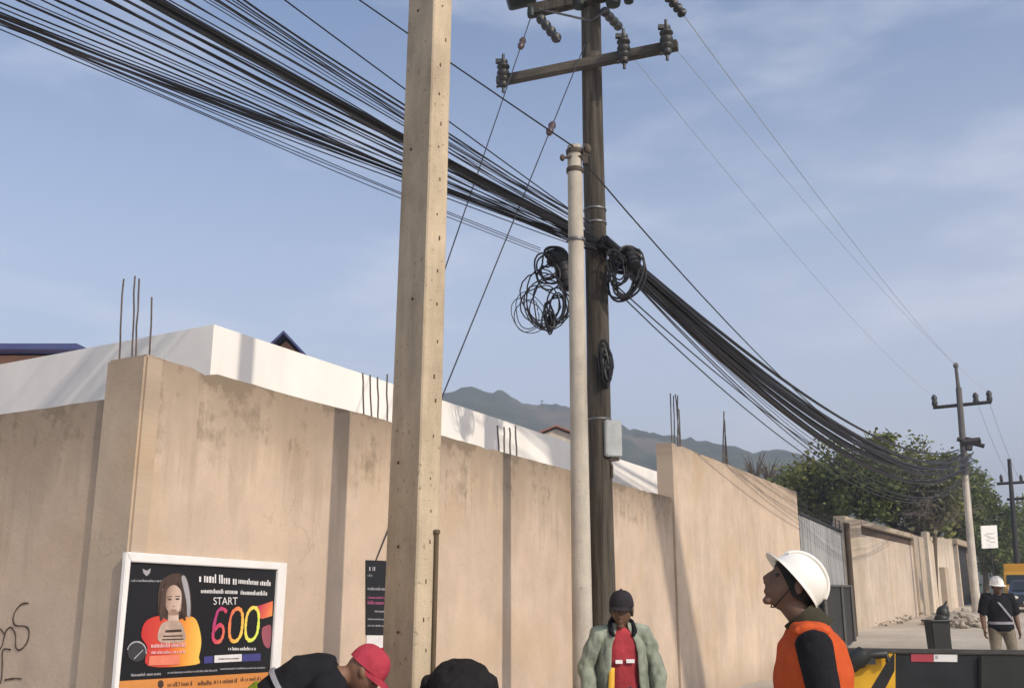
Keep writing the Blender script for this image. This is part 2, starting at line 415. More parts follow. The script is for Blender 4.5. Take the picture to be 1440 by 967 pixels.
FB = R(30.5); fd = Vector((math.sin(FB), math.cos(FB), 0)); fn = Vector((math.cos(FB), -math.sin(FB), 0))
FA = atY(1192, 830, 29.5); FA = Vector((FA.x, FA.y, 0))
def onfar(px, py): return onplane(px, py, FA, fn)
HF = onfar(1240, 740).z
M_farw = plaster('far_wall_render', (.50, .42, .34), HF, (fd.x, fd.y), stain=.5, streak=.9, seed=12.2)
M_farb = plaster('far_wall_pale_render', (.56, .48, .385), HF, (fd.x, fd.y), stain=.5, streak=1.2, seed=15.2)
def fs(px): p = onfar(px, 800); return (Vector((p.x, p.y, 0)) - FA).dot(fd)
fw = thing('far_wall', FA + Vector((0, 0, .4)), 'streaked far wall with coping beam and pillars below the trees', 'wall')
e1 = fs(1300)
mb = MB(); mb.slab(FA + fd * .02, FA + fd * e1, .2, 0, HF - .42, fn); mb.build('wall_face', M_farw, fw, bevel=.02)
M_farp = plaster('far_pillar_render', (.43, .36, .28), HF, (fd.x, fd.y), stain=.3, streak=.6, seed=18)
for (a, b_) in ((0, fs(1212)), (fs(1286), e1)):
    mb = MB(); mb.slab(FA + fd * a + fn * .08, FA + fd * b_ + fn * .08, .34, 0, HF, fn); mb.build('pillar', M_farp, fw, bevel=.02)
mb = MB(); mb.slab(FA + fd * (fs(1212) + .01) + fn * .1, FA + fd * (fs(1286) - .01) + fn * .1, .34, HF - .16, HF + .02, fn); mb.build('coping_beam', M_farp, fw, bevel=.02)
mb = MB(); mb.slab(FA + fd * (fs(1212) + .01) - fn * .05, FA + fd * (fs(1286) - .01) - fn * .05, .06, HF - .43, HF - .165, fn); mb.build('recess_back', M_brown, fw)
e2, e3 = fs(1308), fs(1343)
zB = onfar(1325, 757).z
fw2 = thing('far_wall', FA + fd * e2 + Vector((0, 0, .6)), 'pale streaked broken-topped wall beside the dark doorway', 'wall')
mb = MB(); k = 9
for i in range(k):
    a = FA + fd * (e2 + (e3 - e2) * i / k); c_ = FA + fd * (e2 + (e3 - e2) * (i + 1) / k)
    z0 = zB + rng.uniform(-.15, .15) + (.25 if i == 0 else 0)
    mb.slab(a, c_, .22, 0, z0, fn)
mb.build('wall_face', M_farb, fw2)
sp = onfar(1308, 800); spx = Vector((sp.x, sp.y, 0))
mb = MB(); q0 = FA + fd * (e1 - .2) + fn * .8; mb.slab(q0, q0 + fd * 1.1, .22, 0, atY(1310, 797, q0.y).z, fn)
tag(mb.build('stub_wall', M_farp, loc=q0 + Vector((0, 0, .5)), bevel=.02), 'short grey stub wall standing in front of the pale far wall', 'wall')
# doorway
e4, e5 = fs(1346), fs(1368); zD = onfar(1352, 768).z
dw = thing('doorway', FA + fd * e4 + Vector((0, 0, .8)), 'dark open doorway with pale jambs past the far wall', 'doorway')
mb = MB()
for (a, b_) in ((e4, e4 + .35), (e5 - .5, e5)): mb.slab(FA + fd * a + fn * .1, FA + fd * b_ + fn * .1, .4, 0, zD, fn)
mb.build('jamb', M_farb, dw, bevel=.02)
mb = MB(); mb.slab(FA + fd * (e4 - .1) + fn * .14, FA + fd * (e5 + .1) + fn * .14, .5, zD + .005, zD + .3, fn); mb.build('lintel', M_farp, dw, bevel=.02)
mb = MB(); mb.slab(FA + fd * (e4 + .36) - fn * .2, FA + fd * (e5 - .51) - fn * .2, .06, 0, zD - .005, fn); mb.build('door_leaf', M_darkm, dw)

# ------------------------------------------------------------------ white building and roofs behind
M_white = simple('white_painted_facade', (.86, .83, .78), .85, var=.12, scale=2.2, bump=.08, stretch=(1, 1, .35))
off = 1.42
cL = onplane(293, 560, K - n * off, n); cR = onplane(332, 560, K - n * (off - .0), n)
zW = onplane(293, 456, cL, Vector((0, 1, 0))).z
wb = thing('white_building', (cL.x, cL.y, 0), 'white flat-topped building rising behind the tan walls', 'building')
A0 = Vector((cL.x, cL.y, 0))
E = onplane(948, 690, K - n * off, n); E = Vector((E.x, E.y, 0))
e_l = A0 + u * 14
plan = [A0, E, E - n * 9, e_l]
mb = MB(); mb.hexa_ = None
k = len(plan); vs = [p + Vector((0, 0, 0)) for p in plan] + [p + Vector((0, 0, zW)) for p in plan]
mb.add(vs, [tuple(range(k)), tuple(range(2 * k - 1, k - 1, -1))] + [(i, (i + 1) % k, (i + 1) % k + k, i + k) for i in range(k)])
mb.build('facade', M_white, wb)
M_blue = simple('blue_sheet_roof', (.06, .07, .17), .5, .1, var=.2, scale=3)
M_orange = simple('faded_orange_wall', (.36, .20, .13), .9, var=.25, scale=2)
def gable(px0, px1, py_e, py_r, Y, dp, label, name='house', zlow=0, mr=None, mw=None):
    a = atY(px0, py_e, Y); c_ = atY(px1, py_e, Y); zr = atY((px0 + px1) / 2, py_r, Y).z; ze = a.z
    h = thing(name, (a.x, Y, 0), label, 'house')
    mb = MB(); mb.hexa([(a.x, Y, zlow), (c_.x, Y, zlow), (c_.x, Y + dp, zlow), (a.x, Y + dp, zlow)], [(a.x, Y, ze - .1), (c_.x, Y, ze - .1), (c_.x, Y + dp, ze - .1), (a.x, Y + dp, ze - .1)])
    mxx = (a.x + c_.x) / 2
    mb.add([(a.x, Y, ze - .098), (c_.x, Y, ze - .098), (mxx, Y, zr - .12), (a.x, Y + dp, ze - .098), (c_.x, Y + dp, ze - .098), (mxx, Y + dp, zr - .12)], [(0, 1, 2), (5, 4, 3), (0, 2, 5, 3), (1, 4, 5, 2)])
    mb.build('wall', mw or M_orange, h)
    mb = MB(); o = .35
    for sx, xe in ((-1, a.x - o), (1, c_.x + o)):
        zz = ze - o * (zr - ze) / max(.1, (c_.x - a.x) / 2)
        mb.hexa([(xe, Y - o, zz), (mxx, Y - o, zr), (mxx, Y + dp + o, zr), (xe, Y + dp + o, zz)], [(xe, Y - o, zz + .08), (mxx, Y - o, zr + .08), (mxx, Y + dp + o, zr + .08), (xe, Y + dp + o, zz + .08)])
    mb.build('roof', mr or M_blue, h)
    return h
gable(374, 428, 500, 473, 26, 8, 'blue gable roof peeking over the white building')
# long low roof at the far left
Y = 17.0; a = atY(-260, 492, Y); c_ = atY(122, 488, Y)
h = thing('house', (a.x, Y, 0), 'faded orange house with long blue roof edge at the far left', 'house')
mb = MB(); mb.hexa([(a.x, Y, 0), (c_.x - .4, Y, 0), (c_.x - .4, Y + 7, 0), (a.x, Y + 7, 0)], [(a.x, Y, c_.z - .15)] + [(c_.x - .4, Y, c_.z - .15), (c_.x - .4, Y + 7, c_.z - .15), (a.x, Y + 7, c_.z - .15)]); mb.build('wall', M_orange, h)
mb = MB(); mb.hexa([(a.x, Y - .4, c_.z - .13), (c_.x, Y - .4, c_.z - .13), (c_.x, Y + 7.4, c_.z + .1), (a.x, Y + 7.4, c_.z + .1)], [(a.x, Y - .4, c_.z - .03), (c_.x, Y - .4, c_.z - .03), (c_.x, Y + 7.4, c_.z + .2), (a.x, Y + 7.4, c_.z + .2)]); mb.build('roof', M_blue, h)
M_terra = simple('terracotta_roof', (.30, .13, .09), .85, var=.3, scale=3)
M_cream = simple('cream_house_wall', (.5, .44, .36), .9)
gable(752, 812, 612, 600, 62, 9, 'terracotta roofed house on the slope behind the white building', mr=M_terra, mw=M_cream)
# radio mast on the hill
p = atY(762, 585, 500); q = atY(762, 562, 500)
mb = MB(); mb.tube([p - Vector((0, 0, 6)), q], [.5, .18], 6)
for s_ in (.5, .75, .95): mb.tube([p.lerp(q, s_) - Vector((1.1, 0, 0)), p.lerp(q, s_) + Vector((1.1, 0, 0))], .12, 5)
tag(mb.build('radio_mast', M_darkm, loc=p), 'thin mast standing on the hazy ridge', 'mast')

# ------------------------------------------------------------------ posters
def rel(M_): return M_
M_frame = simple('white_poster_frame', (.78, .76, .74), .6, var=.08, scale=8)
def flatm(name, col, rough=.45, var=.12): return simple(name, col, rough, var=var, scale=20, spec=.4)
M_pblack = flatm('poster_black', (.012, .012, .014)); M_porange = flatm('poster_orange', (.62, .25, .07))
M_pwhite = flatm('poster_white', (.72, .70, .70)); M_pgrey = flatm('poster_grey', (.35, .34, .36))
M_skin_p = flatm('poster_skin', (.52, .38, .30), var=.3); M_hair_p = flatm('poster_hair', (.07, .045, .035), var=.5)
M_pblue = flatm('poster_blue', (.06, .06, .22)); M_pmag = flatm('poster_magenta', (.36, .06, .13)); M_psalm = flatm('poster_salmon', (.75, .22, .14)); M_pdk = flatm('poster_dark_shape', (.045, .045, .05))
def grad(name, stops, ax, p0, p1):
    """printed colour gradient between two world points on the poster"""
    m, t, b = newmat(name, .45)
    pos = t.n('ShaderNodeNewGeometry').outputs['Position']; v = (p1 - p0); L = v.length_squared
    dt_ = t.n('ShaderNodeVectorMath', {0: pos, 1: tuple(v / L)}, operation='DOT_PRODUCT').outputs['Value']
    f = t.math('SUBTRACT', dt_, p0.dot(v) / L)
    cr = t.n('ShaderNodeValToRGB', {0: f}); els = cr.color_ramp.elements
    els[0].position = stops[0][0]; els[0].color = (*stops[0][1], 1); els[1].position = stops[-1][0]; els[1].color = (*stops[-1][1], 1)
    for s_, c in stops[1:-1]: e = els.new(s_); e.color = (*c, 1)
    t.nt.links.new(cr.outputs[0], b.inputs['Base Color']); return m
def pc(cx, cy, off): return onwall(150 + cx / 4.673, 760 + cy / 4.673, off)
ps = thing('advert_poster', pc(600, 1050, .01), 'white framed black advert poster reading 600, beside the wall corner', 'poster')
def quad(mb, pts, off, f=pc): mb.add([f(x, y, off) for x, y in pts], [tuple(range(len(pts)))])
mb = MB()
out = [(105, 72), (1165, 146), (1108, 1015), (18, 1070)]; inn = [(135, 138), (1105, 190), (1056, 962), (50, 1012)]
for i in range(4):
    j = (i + 1) % 4
    b4 = [pc(*out[i], .004), pc(*out[j], .004), pc(*inn[j], .004), pc(*inn[i], .004)]
    mb.hexa(b4, [p + n * .03 for p in b4])
mb.build('frame', M_frame, ps, bevel=.004)
mb = MB(); b4 = [pc(x, y, .004) for x, y in [(128, 130), (1112, 183), (1062, 970), (44, 1020)]]; mb.hexa(b4, [p + n * .012 for p in b4])
mb.build('panel', M_pblack, ps)
PO = .0165
def shape(name, mat, polys, lvl, f=pc, parent=ps):
    mb = MB()
    for p in polys: quad(mb, p, PO + lvl * .0012, f)
    return mb.build(name, mat, parent)
def cv(pts, k=4):
    P = [Vector((*p, 0)) for p in pts]; m_ = len(P); out = []
    for i in range(m_):
        p0, p1_, p2_, p3_ = P[i - 1], P[i], P[(i + 1) % m_], P[(i + 2) % m_]
        for j in range(k):
            s_ = j / k; c = .5 * ((2 * p1_) + (p2_ - p0) * s_ + (2 * p0 - 5 * p1_ + 4 * p2_ - p3_) * s_ * s_ + (3 * p1_ - p0 - 3 * p2_ + p3_) * s_ ** 3); out.append((c.x, c.y))
    return out
def ellp(cx, cy, rx, ry, k=20, a0=0): return [(cx + rx * math.cos(2 * math.pi * i / k), cy + ry * math.sin(2 * math.pi * i / k)) for i in range(k)]
shape('footer_bar', M_porange, [[(53, 922), (1063, 862), (1057, 958), (51, 1008)]], 1)
shape('printed_hair', M_hair_p, [cv(q_) for q_ in [[(345, 300), (378, 245), (440, 215), (505, 222), (540, 280), (556, 400), (552, 520), (500, 560), (365, 540), (338, 450)]]], 1)
shape('printed_hair_light', M_pgrey, [cv(q_) for q_ in [[(492, 238), (515, 232), (538, 300), (550, 400), (548, 490), (530, 500), (524, 400), (505, 310)], [(362, 330), (372, 330), (366, 470), (352, 480)]]], 2)
M_jack = grad('poster_jacket_print', [(0, (.50, .04, .04)), (.45, (.62, .09, .05)), (.7, (.75, .28, .05)), (1, (.80, .50, .10))], 0, pc(235, 660, .02), pc(610, 660, .02))
shape('printed_jacket', M_jack, [cv(q_) for q_ in [[(255, 530), (345, 492), (400, 520), (470, 520), (540, 495), (592, 525), (622, 650), (606, 760), (585, 812), (275, 822), (268, 700), (228, 625)]]], 2)
M_skin_f = grad('poster_face_print', [(0, (.26, .165, .13)), (.45, (.50, .36, .29)), (1, (.62, .50, .42))], 0, pc(378, 380, .02), pc(505, 400, .02))
shape('printed_face', M_skin_f, [ellp(440, 385, 60, 96), [(405, 460), (470, 460), (475, 545), (400, 545)]], 3)
shape('printed_features', M_hair_p, [ellp(413, 384, 14, 6), ellp(466, 381, 14, 6), [(394, 366), (430, 361), (430, 366), (394, 371)], [(450, 360), (486, 361), (486, 366), (450, 365)]], 4)
shape('printed_shading', flatm('poster_face_shade', (.33, .21, .16)), [ellp(438, 455, 22, 7), [(428, 428), (450, 427), (446, 433), (432, 433)], [(384, 400), (392, 400), (402, 455), (396, 458)], [(470, 470), (484, 440), (490, 410), (496, 420), (488, 460)], [(405, 470), (470, 468), (468, 486), (408, 488)]], 4)
shape('printed_hair_strands', M_hair_p, [cv(q_) for q_ in [[(378, 300), (400, 262), (440, 250), (470, 262), (440, 285), (405, 310), (392, 350), (388, 420), (376, 500), (352, 520), (350, 420), (360, 340)], [(470, 262), (500, 300), (512, 360), (510, 430), (520, 520), (498, 500), (492, 420), (494, 350), (480, 300)]]], 5)
shape('printed_hands', M_skin_p, [cv(q_) for q_ in [[(352, 560), (392, 528), (470, 525), (502, 560), (520, 645), (470, 668), (370, 668), (335, 640)]]], 4)
shape('printed_phone', M_hair_p, [[(385, 586), (492, 580), (494, 596), (386, 602)], [(372, 622), (500, 618), (500, 626), (372, 630)], [(365, 645), (505, 640), (505, 648), (365, 652)]], 5)
shape('printed_chest', M_psalm, [[(282, 755), (480, 748), (478, 812), (276, 818)]], 5)
def scribbletext(rows, f=pc):
    """lines of lettering too small to read in the photo: words made of uneven little strokes"""
    out = []
    for (x0, x1, y, h, sl, dens) in rows:
        x = x0
        while x < x1:
            w = rng.uniform(.10, .24) * h; hh = h * rng.choice((.55, .6, .62, .62, .66, .9)); yy = y + sl * (x - x0)
            out.append([(x, yy + h - hh), (x + w, yy + h - hh), (x + w * .95, yy + h), (x, yy + h)])
            x += w + h * (.09 if rng.random() < dens else .3)
    return out
M_ppink = flatm('poster_pink', (.8, .45, .45))
def lines(mat, rows, lvl):
    for r_ in rows: shape('lettering_line', mat, scribbletext([r_]), lvl)
lines(M_ppink, [(292, 520, 668, 34, -.03, .9), (292, 510, 716, 26, -.02, .8)], 6)
lines(M_pwhite, [(608, 850, 205, 64, .08, .9), (865, 1072, 238, 42, .08, .95), (620, 860, 308, 34, .03, .95), (880, 1050, 318, 34, .04, .95), (800, 985, 692, 26, .0, .9)], 1)
lines(M_pgrey, [(160, 360, 250, 18, .01, .9), (160, 355, 868, 22, -.05, .9), (400, 725, 856, 16, -.05, .9), (745, 1040, 832, 14, -.03, .9)], 1)
shape('emblem', M_pgrey, [[(236, 182), (262, 196), (290, 180), (284, 212), (262, 232), (242, 212)]], 1)
lines(M_hair_p, [(400, 560, 925, 34, -.06, .8), (600, 690, 915, 34, -.05, .8), (705, 850, 905, 34, -.06, .8), (880, 1015, 892, 30, -.05, .8)], 2)
shape('footer_emblem', M_hair_p, [ellp(355, 940, 20, 26)], 2)
shape('button', M_pwhite, [[(708, 752), (888, 742), (888, 790), (708, 800)]], 2)
shape('button_text', M_hair_p, scribbletext([(735, 868, 766, 14, -.03, .9)]), 3)
shape('blue_block', M_pblue, [[(892, 745), (1012, 738), (1012, 786), (892, 792)], [(640, 760), (700, 755), (700, 800), (640, 806)]], 1)
shape('flare', grad('poster_flare', [(0, (.45, .04, .10)), (.6, (.75, .16, .08)), (1, (.78, .35, .08))], 0, pc(1000, 420, .02), pc(1090, 500, .02)), [[(985, 430), (1092, 395), (1088, 492), (1020, 512), (1005, 505)]], 1)
shape('blob', flatm('poster_rose', (.32, .09, .12)), [cv(q_) for q_ in [[(1020, 580), (1040, 560), (1080, 560), (1072, 695), (1040, 690), (1022, 640)]]], 1)
shape('printed_helmet', M_pdk, [ellp(198, 728, 62, 66)], 2); 
mb = MB(); ribbon(mb, [pc(198 + 62 * math.cos(a_), 728 - 66 * math.sin(a_), PO + .004) for a_ in [math.pi * i / 14 - .2 for i in range(15)]], .008, n); ribbon(mb, [pc(180, 775, PO + .004), pc(240, 715, PO + .004)], .006, n); mb.build('printed_helmet_edge', M_pgrey, ps)
M_rain = grad('poster_rainbow_print', [(0, (.22, .04, .22)), (.3, (.62, .07, .12)), (.55, (.80, .30, .08)), (.8, (.82, .66, .12)), (1, (.70, .78, .12))], 0, pc(690, 440, .02), pc(960, 640, .02))
mb = MB()
def digit(pts, w=.022): ribbon(mb, [pc(x, y, PO + .003) for x, y in smoothline(pts)], w, n)
def stad(cx, cy, w, h, sk): return [(cx + w * math.cos(a_) * (1) + sk * -math.sin(a_), cy + h * (math.copysign(abs(math.sin(a_)) ** .75, math.sin(a_)))) for a_ in [2 * math.pi * i / 16 for i in range(17)]]
digit(stad(850, 552, 42, 108, 12)); digit(stad(956, 545, 42, 108, 12))
digit([(788, 470), (770, 448), (738, 452), (718, 500), (702, 580), (700, 640), (722, 664), (752, 650), (768, 600), (760, 560), (735, 555), (708, 590)])
mb.build('lettering_price', M_rain, ps)
def textmesh(txt):
    cu = bpy.data.curves.new('t', 'FONT'); cu.body = txt; o = bpy.data.objects.new('t', cu); COL.objects.link(o)
    dg = bpy.context.evaluated_depsgraph_get(); me = o.evaluated_get(dg).to_mesh()
    vs = [v.co.copy() for v in me.vertices]; fs_ = [tuple(p.vertices) for p in me.polygons]
    o.evaluated_get(dg).to_mesh_clear(); bpy.data.objects.remove(o); return vs, fs_
vs, fs_ = textmesh('START'); wx = max(v.x for v in vs); hy = max(v.y for v in vs)
mb = MB(); mb.add([pc(700 + 160 * v.x / wx, 418 - 48 * v.y / hy - .02 * v.x, PO + .003) for v in vs], fs_); mb.build('lettering_start', M_pwhite, ps)

# second dark banner, partly behind the concrete pole
def bw(x, y, off): return onwall(x, y, off)
bp = thing('wall_banner', bw(530, 915, .01), 'narrow black banner half hidden behind the square concrete pole', 'banner')
mb = MB(); b4 = [bw(x, y, .003) for x, y in [(514, 787), (600, 790), (598, 893), (514, 892)]]; mb.hexa(b4, [p + n * .006 for p in b4]); mb.build('panel', M_pblack, bp)
mb = MB(); b4 = [bw(x, y, .003) for x, y in [(515, 892.5), (597, 893.5), (596, 925), (515, 925)]]; mb.hexa(b4, [p + n * .006 for p in b4]); mb.build('white_strip', M_pwhite, bp)
def shape2(name, mat, polys):
    mb = MB()
    for p in polys: quad(mb, p, .0115, bw)
    mb.build(name, mat, bp)
for r_ in [(517, 594, 824, 5, .02, .9), (527, 594, 857, 3.2, .02, .9), (517, 590, 868, 3, .02, .9), (517, 590, 877, 3, .02, .9), (519, 528, 793, 9, 0, .5), (517, 524, 806, 4, 0, .5)]: shape2('lettering_line', M_pgrey, scribbletext([r_]))
for r_ in [(517, 594, 837, 4, .02, .9), (517, 594, 843, 6, .02, .95)]: shape2('lettering_line', flatm('banner_pink', (.40, .10, .22)), scribbletext([r_]))

# ------------------------------------------------------------------ poles
def concrete(name, base, seed, spots=.5):
    m, t, b = newmat(name, .9, spec=.15)
    co = t.n('ShaderNodeTexCoord').outputs['Object']
    st = t.n('ShaderNodeMapping', {'Vector': co, 'Scale': (1, 1, .18), 'Location': (seed, seed, 0)}).outputs[0]
    a = t.noise(st, 9, 6, .65); c2 = t.noise(co, 2.2, 5, .6); fine = t.noise(co, 90, 3)
    v = t.math('ADD', t.math('MULTIPLY', t.math('SUBTRACT', a, .5), .8), t.math('MULTIPLY', t.math('SUBTRACT', c2, .5), .9))
    v = t.math('ADD', t.math('ADD', v, t.math('MULTIPLY', t.math('SUBTRACT', fine, .5), .25)), 1)
    col = t.mix(1, base, t.n('ShaderNodeCombineColor', {0: v, 1: v, 2: v}).outputs[0], 'MULTIPLY')
    pit = t.ramp(t.noise(co, 30, 3, .5), .64, .72)
    col = t.mix(t.math('MULTIPLY', pit, spots), col, tuple(x * .35 for x in base))
    t.nt.links.new(col, b.inputs['Base Color'])
    bn = t.n('ShaderNodeBump', {'Strength': .4, 'Distance': .01, 'Height': t.math('ADD', a, fine)}); t.nt.links.new(bn.outputs[0], b.inputs['Normal'])
    return m
cpY = 6.45; cp = atY(581, 830, cpY); cp = Vector((cp.x, cpY, 0))
cpo = thing('concrete_pole', cp, 'thick square concrete pole in the foreground, sunlit on one edge', 'utility pole')
nA = Vector((-.765, -.644, 0)).normalized(); nB = Vector((.644, -.765, 0)).normalized()
def cpc(z): return cp + Vector((-.030 + .0095 * max(0, z), 0, z))            # axis, leaning a touch to the right
def cpw(z): return (.086 - .0009 * max(0, z), .178 - .0019 * max(0, z))           # half depth along nA, half width along nB
mb = MB(); lv = []
for i in range(13):
    z = -.8 + i * (10.8 / 12); wa, wb_ = cpw(z); ch = .010
    c0 = cpc(z); ring = []
    for (sa_, sb_) in ((1, 1), (1, -1), (-1, -1), (-1, 1)):
        p1_ = c0 + nA * sa_ * wa + nB * sb_ * (wb_ - ch); p2_ = c0 + nA * sa_ * (wa - ch) + nB * sb_ * wb_
        ring += ([p2_, p1_] if sa_ * sb_ > 0 else [p1_, p2_])
    lv += ring
mb.v = lv
for i in range(12):
    for j in range(8): mb.f.append((i * 8 + j, i * 8 + (j + 1) % 8, i * 8 + 8 + (j + 1) % 8, i * 8 + 8 + j)); mb.m.append(0)
mb.f.append(tuple(range(8))); mb.m.append(0); mb.f.append(tuple(96 + j for j in range(8))); mb.m.append(0)
M_pit = simple('dark_pit', (.10, .07, .045), .95)
mb.mi = 1
for i in range(26):
    z = 1.0 + i * .22 + rng.uniform(-.05, .05); wa, wb_ = cpw(z)
    c0 = cpc(z) + nB * (wb_ + .001) + nA * rng.uniform(-.03, .02); h = rng.uniform(.006, .016); hw = rng.uniform(.003, .006)
    mb.box(c0, (hw * 2, .004, h * 2), Matrix.Rotation(math.atan2(nB.y, nB.x) - math.pi / 2, 3, 'Z'))
for (x, y) in ((560, 768), (560, 888), (580, 420), (578, 210), (588, 15), (560, 650)):
    q = onplane(x, y, cpc(2) + nA * .103, nA); mb.box(q, (.02, .008, .014), Matrix.Rotation(math.atan2(nA.y, nA.x) - math.pi / 2, 3, 'Z') @ Matrix.Rotation(.6, 3, 'Y'))
mb.build('shaft', [concrete('grey_tan_concrete', (.455, .372, .265), 2, .6), M_pit], cpo)

# earth wire conduit clipped to the sunlit face
M_pipe = simple('dull_brown_pipe', (.13, .095, .055), .7, .2, var=.3, scale=14, stretch=(1, 1, .2))
pz0 = onplane(608, 950, cpc(1) + nB * .14, nB).z; pz1 = onplane(609, 750, cpc(2) + nB * .14, nB).z
cq = lambda z: cpc(z) + nB * (cpw(z)[1] + .008) - nA * (cpw(z)[0] - .028)
mb = MB(); mb.tube([cq(pz0), cq((pz0 + pz1) / 2), cq(pz1)], .015, 10); cdt = mb.build('conduit', M_pipe, cpo, smooth=True)
mb = MB(); mb.lathe([(.016, 0), (.022, .004), (.023, .022), (.018, .028), (.001, .03)], cq(pz1) - Vector((0, 0, .005)), 12); cpp = mb.build('cap', M_pipe, cdt, smooth=True)

wp_x = atY(818, 830, 8.8).x; wpl = Vector((wp_x, 8.8, .1)); wz = atY(806, 206, 8.8).z
wpo = thing('slim_pole', wpl, 'slim pale round concrete pole just in front of the dark wooden pole', 'utility pole')
mb = MB(); mb.tube([wpl + Vector((0, 0, -.3 + (wz + .2) * i / 14)) for i in range(15)], [.094 - .026 * i / 14 for i in range(15)], 18)
mb.build('shaft', concrete('pale_round_concrete', (.44, .40, .335), 5, .4), wpo, smooth=True)
M_iron = simple('galvanised_iron', (.16, .16, .165), .5, .6, var=.3, scale=20)
M_rust = simple('rusty_hardware', (.11, .088, .072), .8, .3, var=.4, scale=30)
mb = MB(); top = Vector((wp_x, 8.8, wz))
for zz in (-.06, -.25): mb.lathe([(.078, -.02), (.082, -.02), (.082, .02), (.078, .02)], top + Vector((0, 0, zz)), 16)
mb.box(top + Vector((.1, -.03, -.1)), (.05, .06, .2)); mb.tube([top + Vector((-.13, -.05, -.14)), top + Vector((.14, -.05, -.12))], .014, 6); mb.ell(top + Vector((.12, -.05, -.05)), (.035, .035, .05)); mb.ell(top + Vector((-.12, -.05, -.14)), (.025, .025, .035))
mb.build('top_bracket', M_rust, wpo, smooth=True)
mb = MB(); mb.lathe([(.084, -.012), (.089, -.012), (.089, .012), (.084, .012)], top + Vector((0, 0, -.95)), 16); mb.build('band', M_iron, wpo, smooth=True)

WY = 10.9; wdx = atY(848, 830, WY).x; wd = Vector((wdx, WY, .0)); WZ = 10.6
M_wood = simple('weathered_dark_wood', (.088, .076, .060), .95, var=.75, scale=16, bump=.7, stretch=(1.4, 1.4, .09))
wo = thing('wooden_pole', wd, 'tall dark wooden utility pole carrying crossarms, coils and the cable bundle', 'utility pole')
mb = MB(); mb.tube([wd + Vector((.004 * math.sin(i * .7), 0, -.3 + (WZ + .3) * i / 24)) for i in range(25)], [.138 - .022 * i / 24 for i in range(25)], 20)
mb.build('shaft', M_wood, wo, smooth=True)
ca = atY(700, 127, 11.25); cb = atY(970, 75, 10.4)
zc = (ca.z + cb.z) / 2
arm_dir = Vector((-math.sin(R(70)), math.cos(R(70)), 0))
arm_c = Vector((wd.x, wd.y, atY(836, 98, WY).z)) - Vector((.1, .13, 0)) * 1.0
M_arm = simple('weathered_crossarm', (.105, .092, .075), .9, var=.5, scale=10, bump=.4, stretch=(.3, .3, 1))
arm_dir = Vector((-math.sin(R(68)), math.cos(R(68)), 0)); RZ = Matrix.Rotation(math.atan2(arm_dir.y, arm_dir.x), 3, 'Z')
La = 1.13
mb = MB(); mb.box(arm_c, (La * 2, .10, .115), RZ); mb.build('crossarm', M_arm, wo, bevel=.008)
mb = MB(); mb.lathe([(.108, -.09), (.115, -.09), (.115, -.03), (.108, -.03)], Vector((wd.x, wd.y, arm_c.z - .06)), 18); mb.box(arm_c + Vector((.06, .1, 0)), (.03, .26, .03)); mb.build('arm_bolt', M_rust, wo)
M_ins = simple('dark_glazed_insulator', (.022, .022, .020), .5, var=.3, scale=20, spec=.6)
M_brownins = simple('brown_porcelain', (.075, .048, .045), .35, var=.2, scale=20, spec=.5)
def pin_insul(p, h=.36):
    mb = MB(); pr = [(.012, -.2), (.012, -.13), (.03, -.13), (.04, -.10), (.032, -.08), (.052, -.05), (.05, -.03), (.034, -.02), (.056, .02), (.05, .05), (.034, .06), (.056, .095), (.052, .115), (.03, .125), (.038, .15), (.036, .175), (.014, .18), (.012, .25), (.002, .25)]
    mb.lathe([(r_ * 1.45, z_ * 1.15) for r_, z_ in pr], p, 12)
    mb.box(p + Vector((-.06, -.02, .18)), (.07, .05, .05)); mb.tube([p + Vector((-.02, 0, -.13)), p + Vector((-.08, -.01, -.16))], .018, 6)
    return mb.build('insulator', M_ins, wo, smooth=True)
for s_ in (.93, -.42, -.87): pin_insul(arm_c + arm_dir * La * s_ + Vector((0, -.12, .0)))
# upper arm and gear
up_c = Vector((wd.x - .06, wd.y - .13, atY(836, 7, WY).z))
mb = MB(); mb.box(up_c, (1.5, .12, .15), RZ); mb.build('crossarm', M_wood, wo, bevel=.008)
for sg in (-1, 1):
    mb = MB(); mb.tube([Vector((wd.x, wd.y - .12, up_c.z - .30)), up_c + arm_dir * sg * .62 + Vector((0, -.06, -.03))], .014, 6); mb.build('brace', M_iron, wo, smooth=True)
def string(p, q, name='insulator_string'):
    mb = MB(); k = 4; v = q - p; L = v.length; M_ = v.to_track_quat('Z', 'Y').to_matrix(); pr = [(.012, 0)]
    for i in range(k):
        z = L * (i + .15) / k; pr += [(.02, z), (.06, z + L * .06), (.062, z + L * .09), (.03, z + L * .12), (.022, z + L * .2)]
    pr += [(.012, L)]
    mb.lathe(pr, p, 12, M_); return mb.build(name, M_ins, wo, smooth=True)
string(atY(758, 24, 10.85), atY(786, 58, 10.3)); string(atY(848, 14, 10.7), atY(872, 40, 11.6)); string(atY(938, -6, 10.35), atY(962, 22, 10.7))
M_tank = simple('dark_green_equipment', (.03, .038, .034), .5, .2, var=.3, scale=9)
for (px, py, Y, r, hgt) in ((732, -3, 11.15, .13, .36), (747, 18, 11.0, .05, .14), (790, -8, 10.95, .12, .34), (815, -2, 10.8, .09, .26), (862, -6, 10.5, .09, .28), (884, -6, 10.4, .06, .2)):
    mb = MB(); p = atY(px, py, Y); mb.lathe([(r * .3, -hgt / 2), (r * .9, -hgt / 2 + .01), (r, -hgt / 2 + .04), (r, hgt / 2 - .05), (r * .8, hgt / 2), (.02, hgt / 2 + .02)], p, 14, Matrix.Rotation(R(75), 3, 'Y') if px < 740 or px == 790 else None)
    mb.build('fuse_cutout', M_tank, wo, smooth=True)
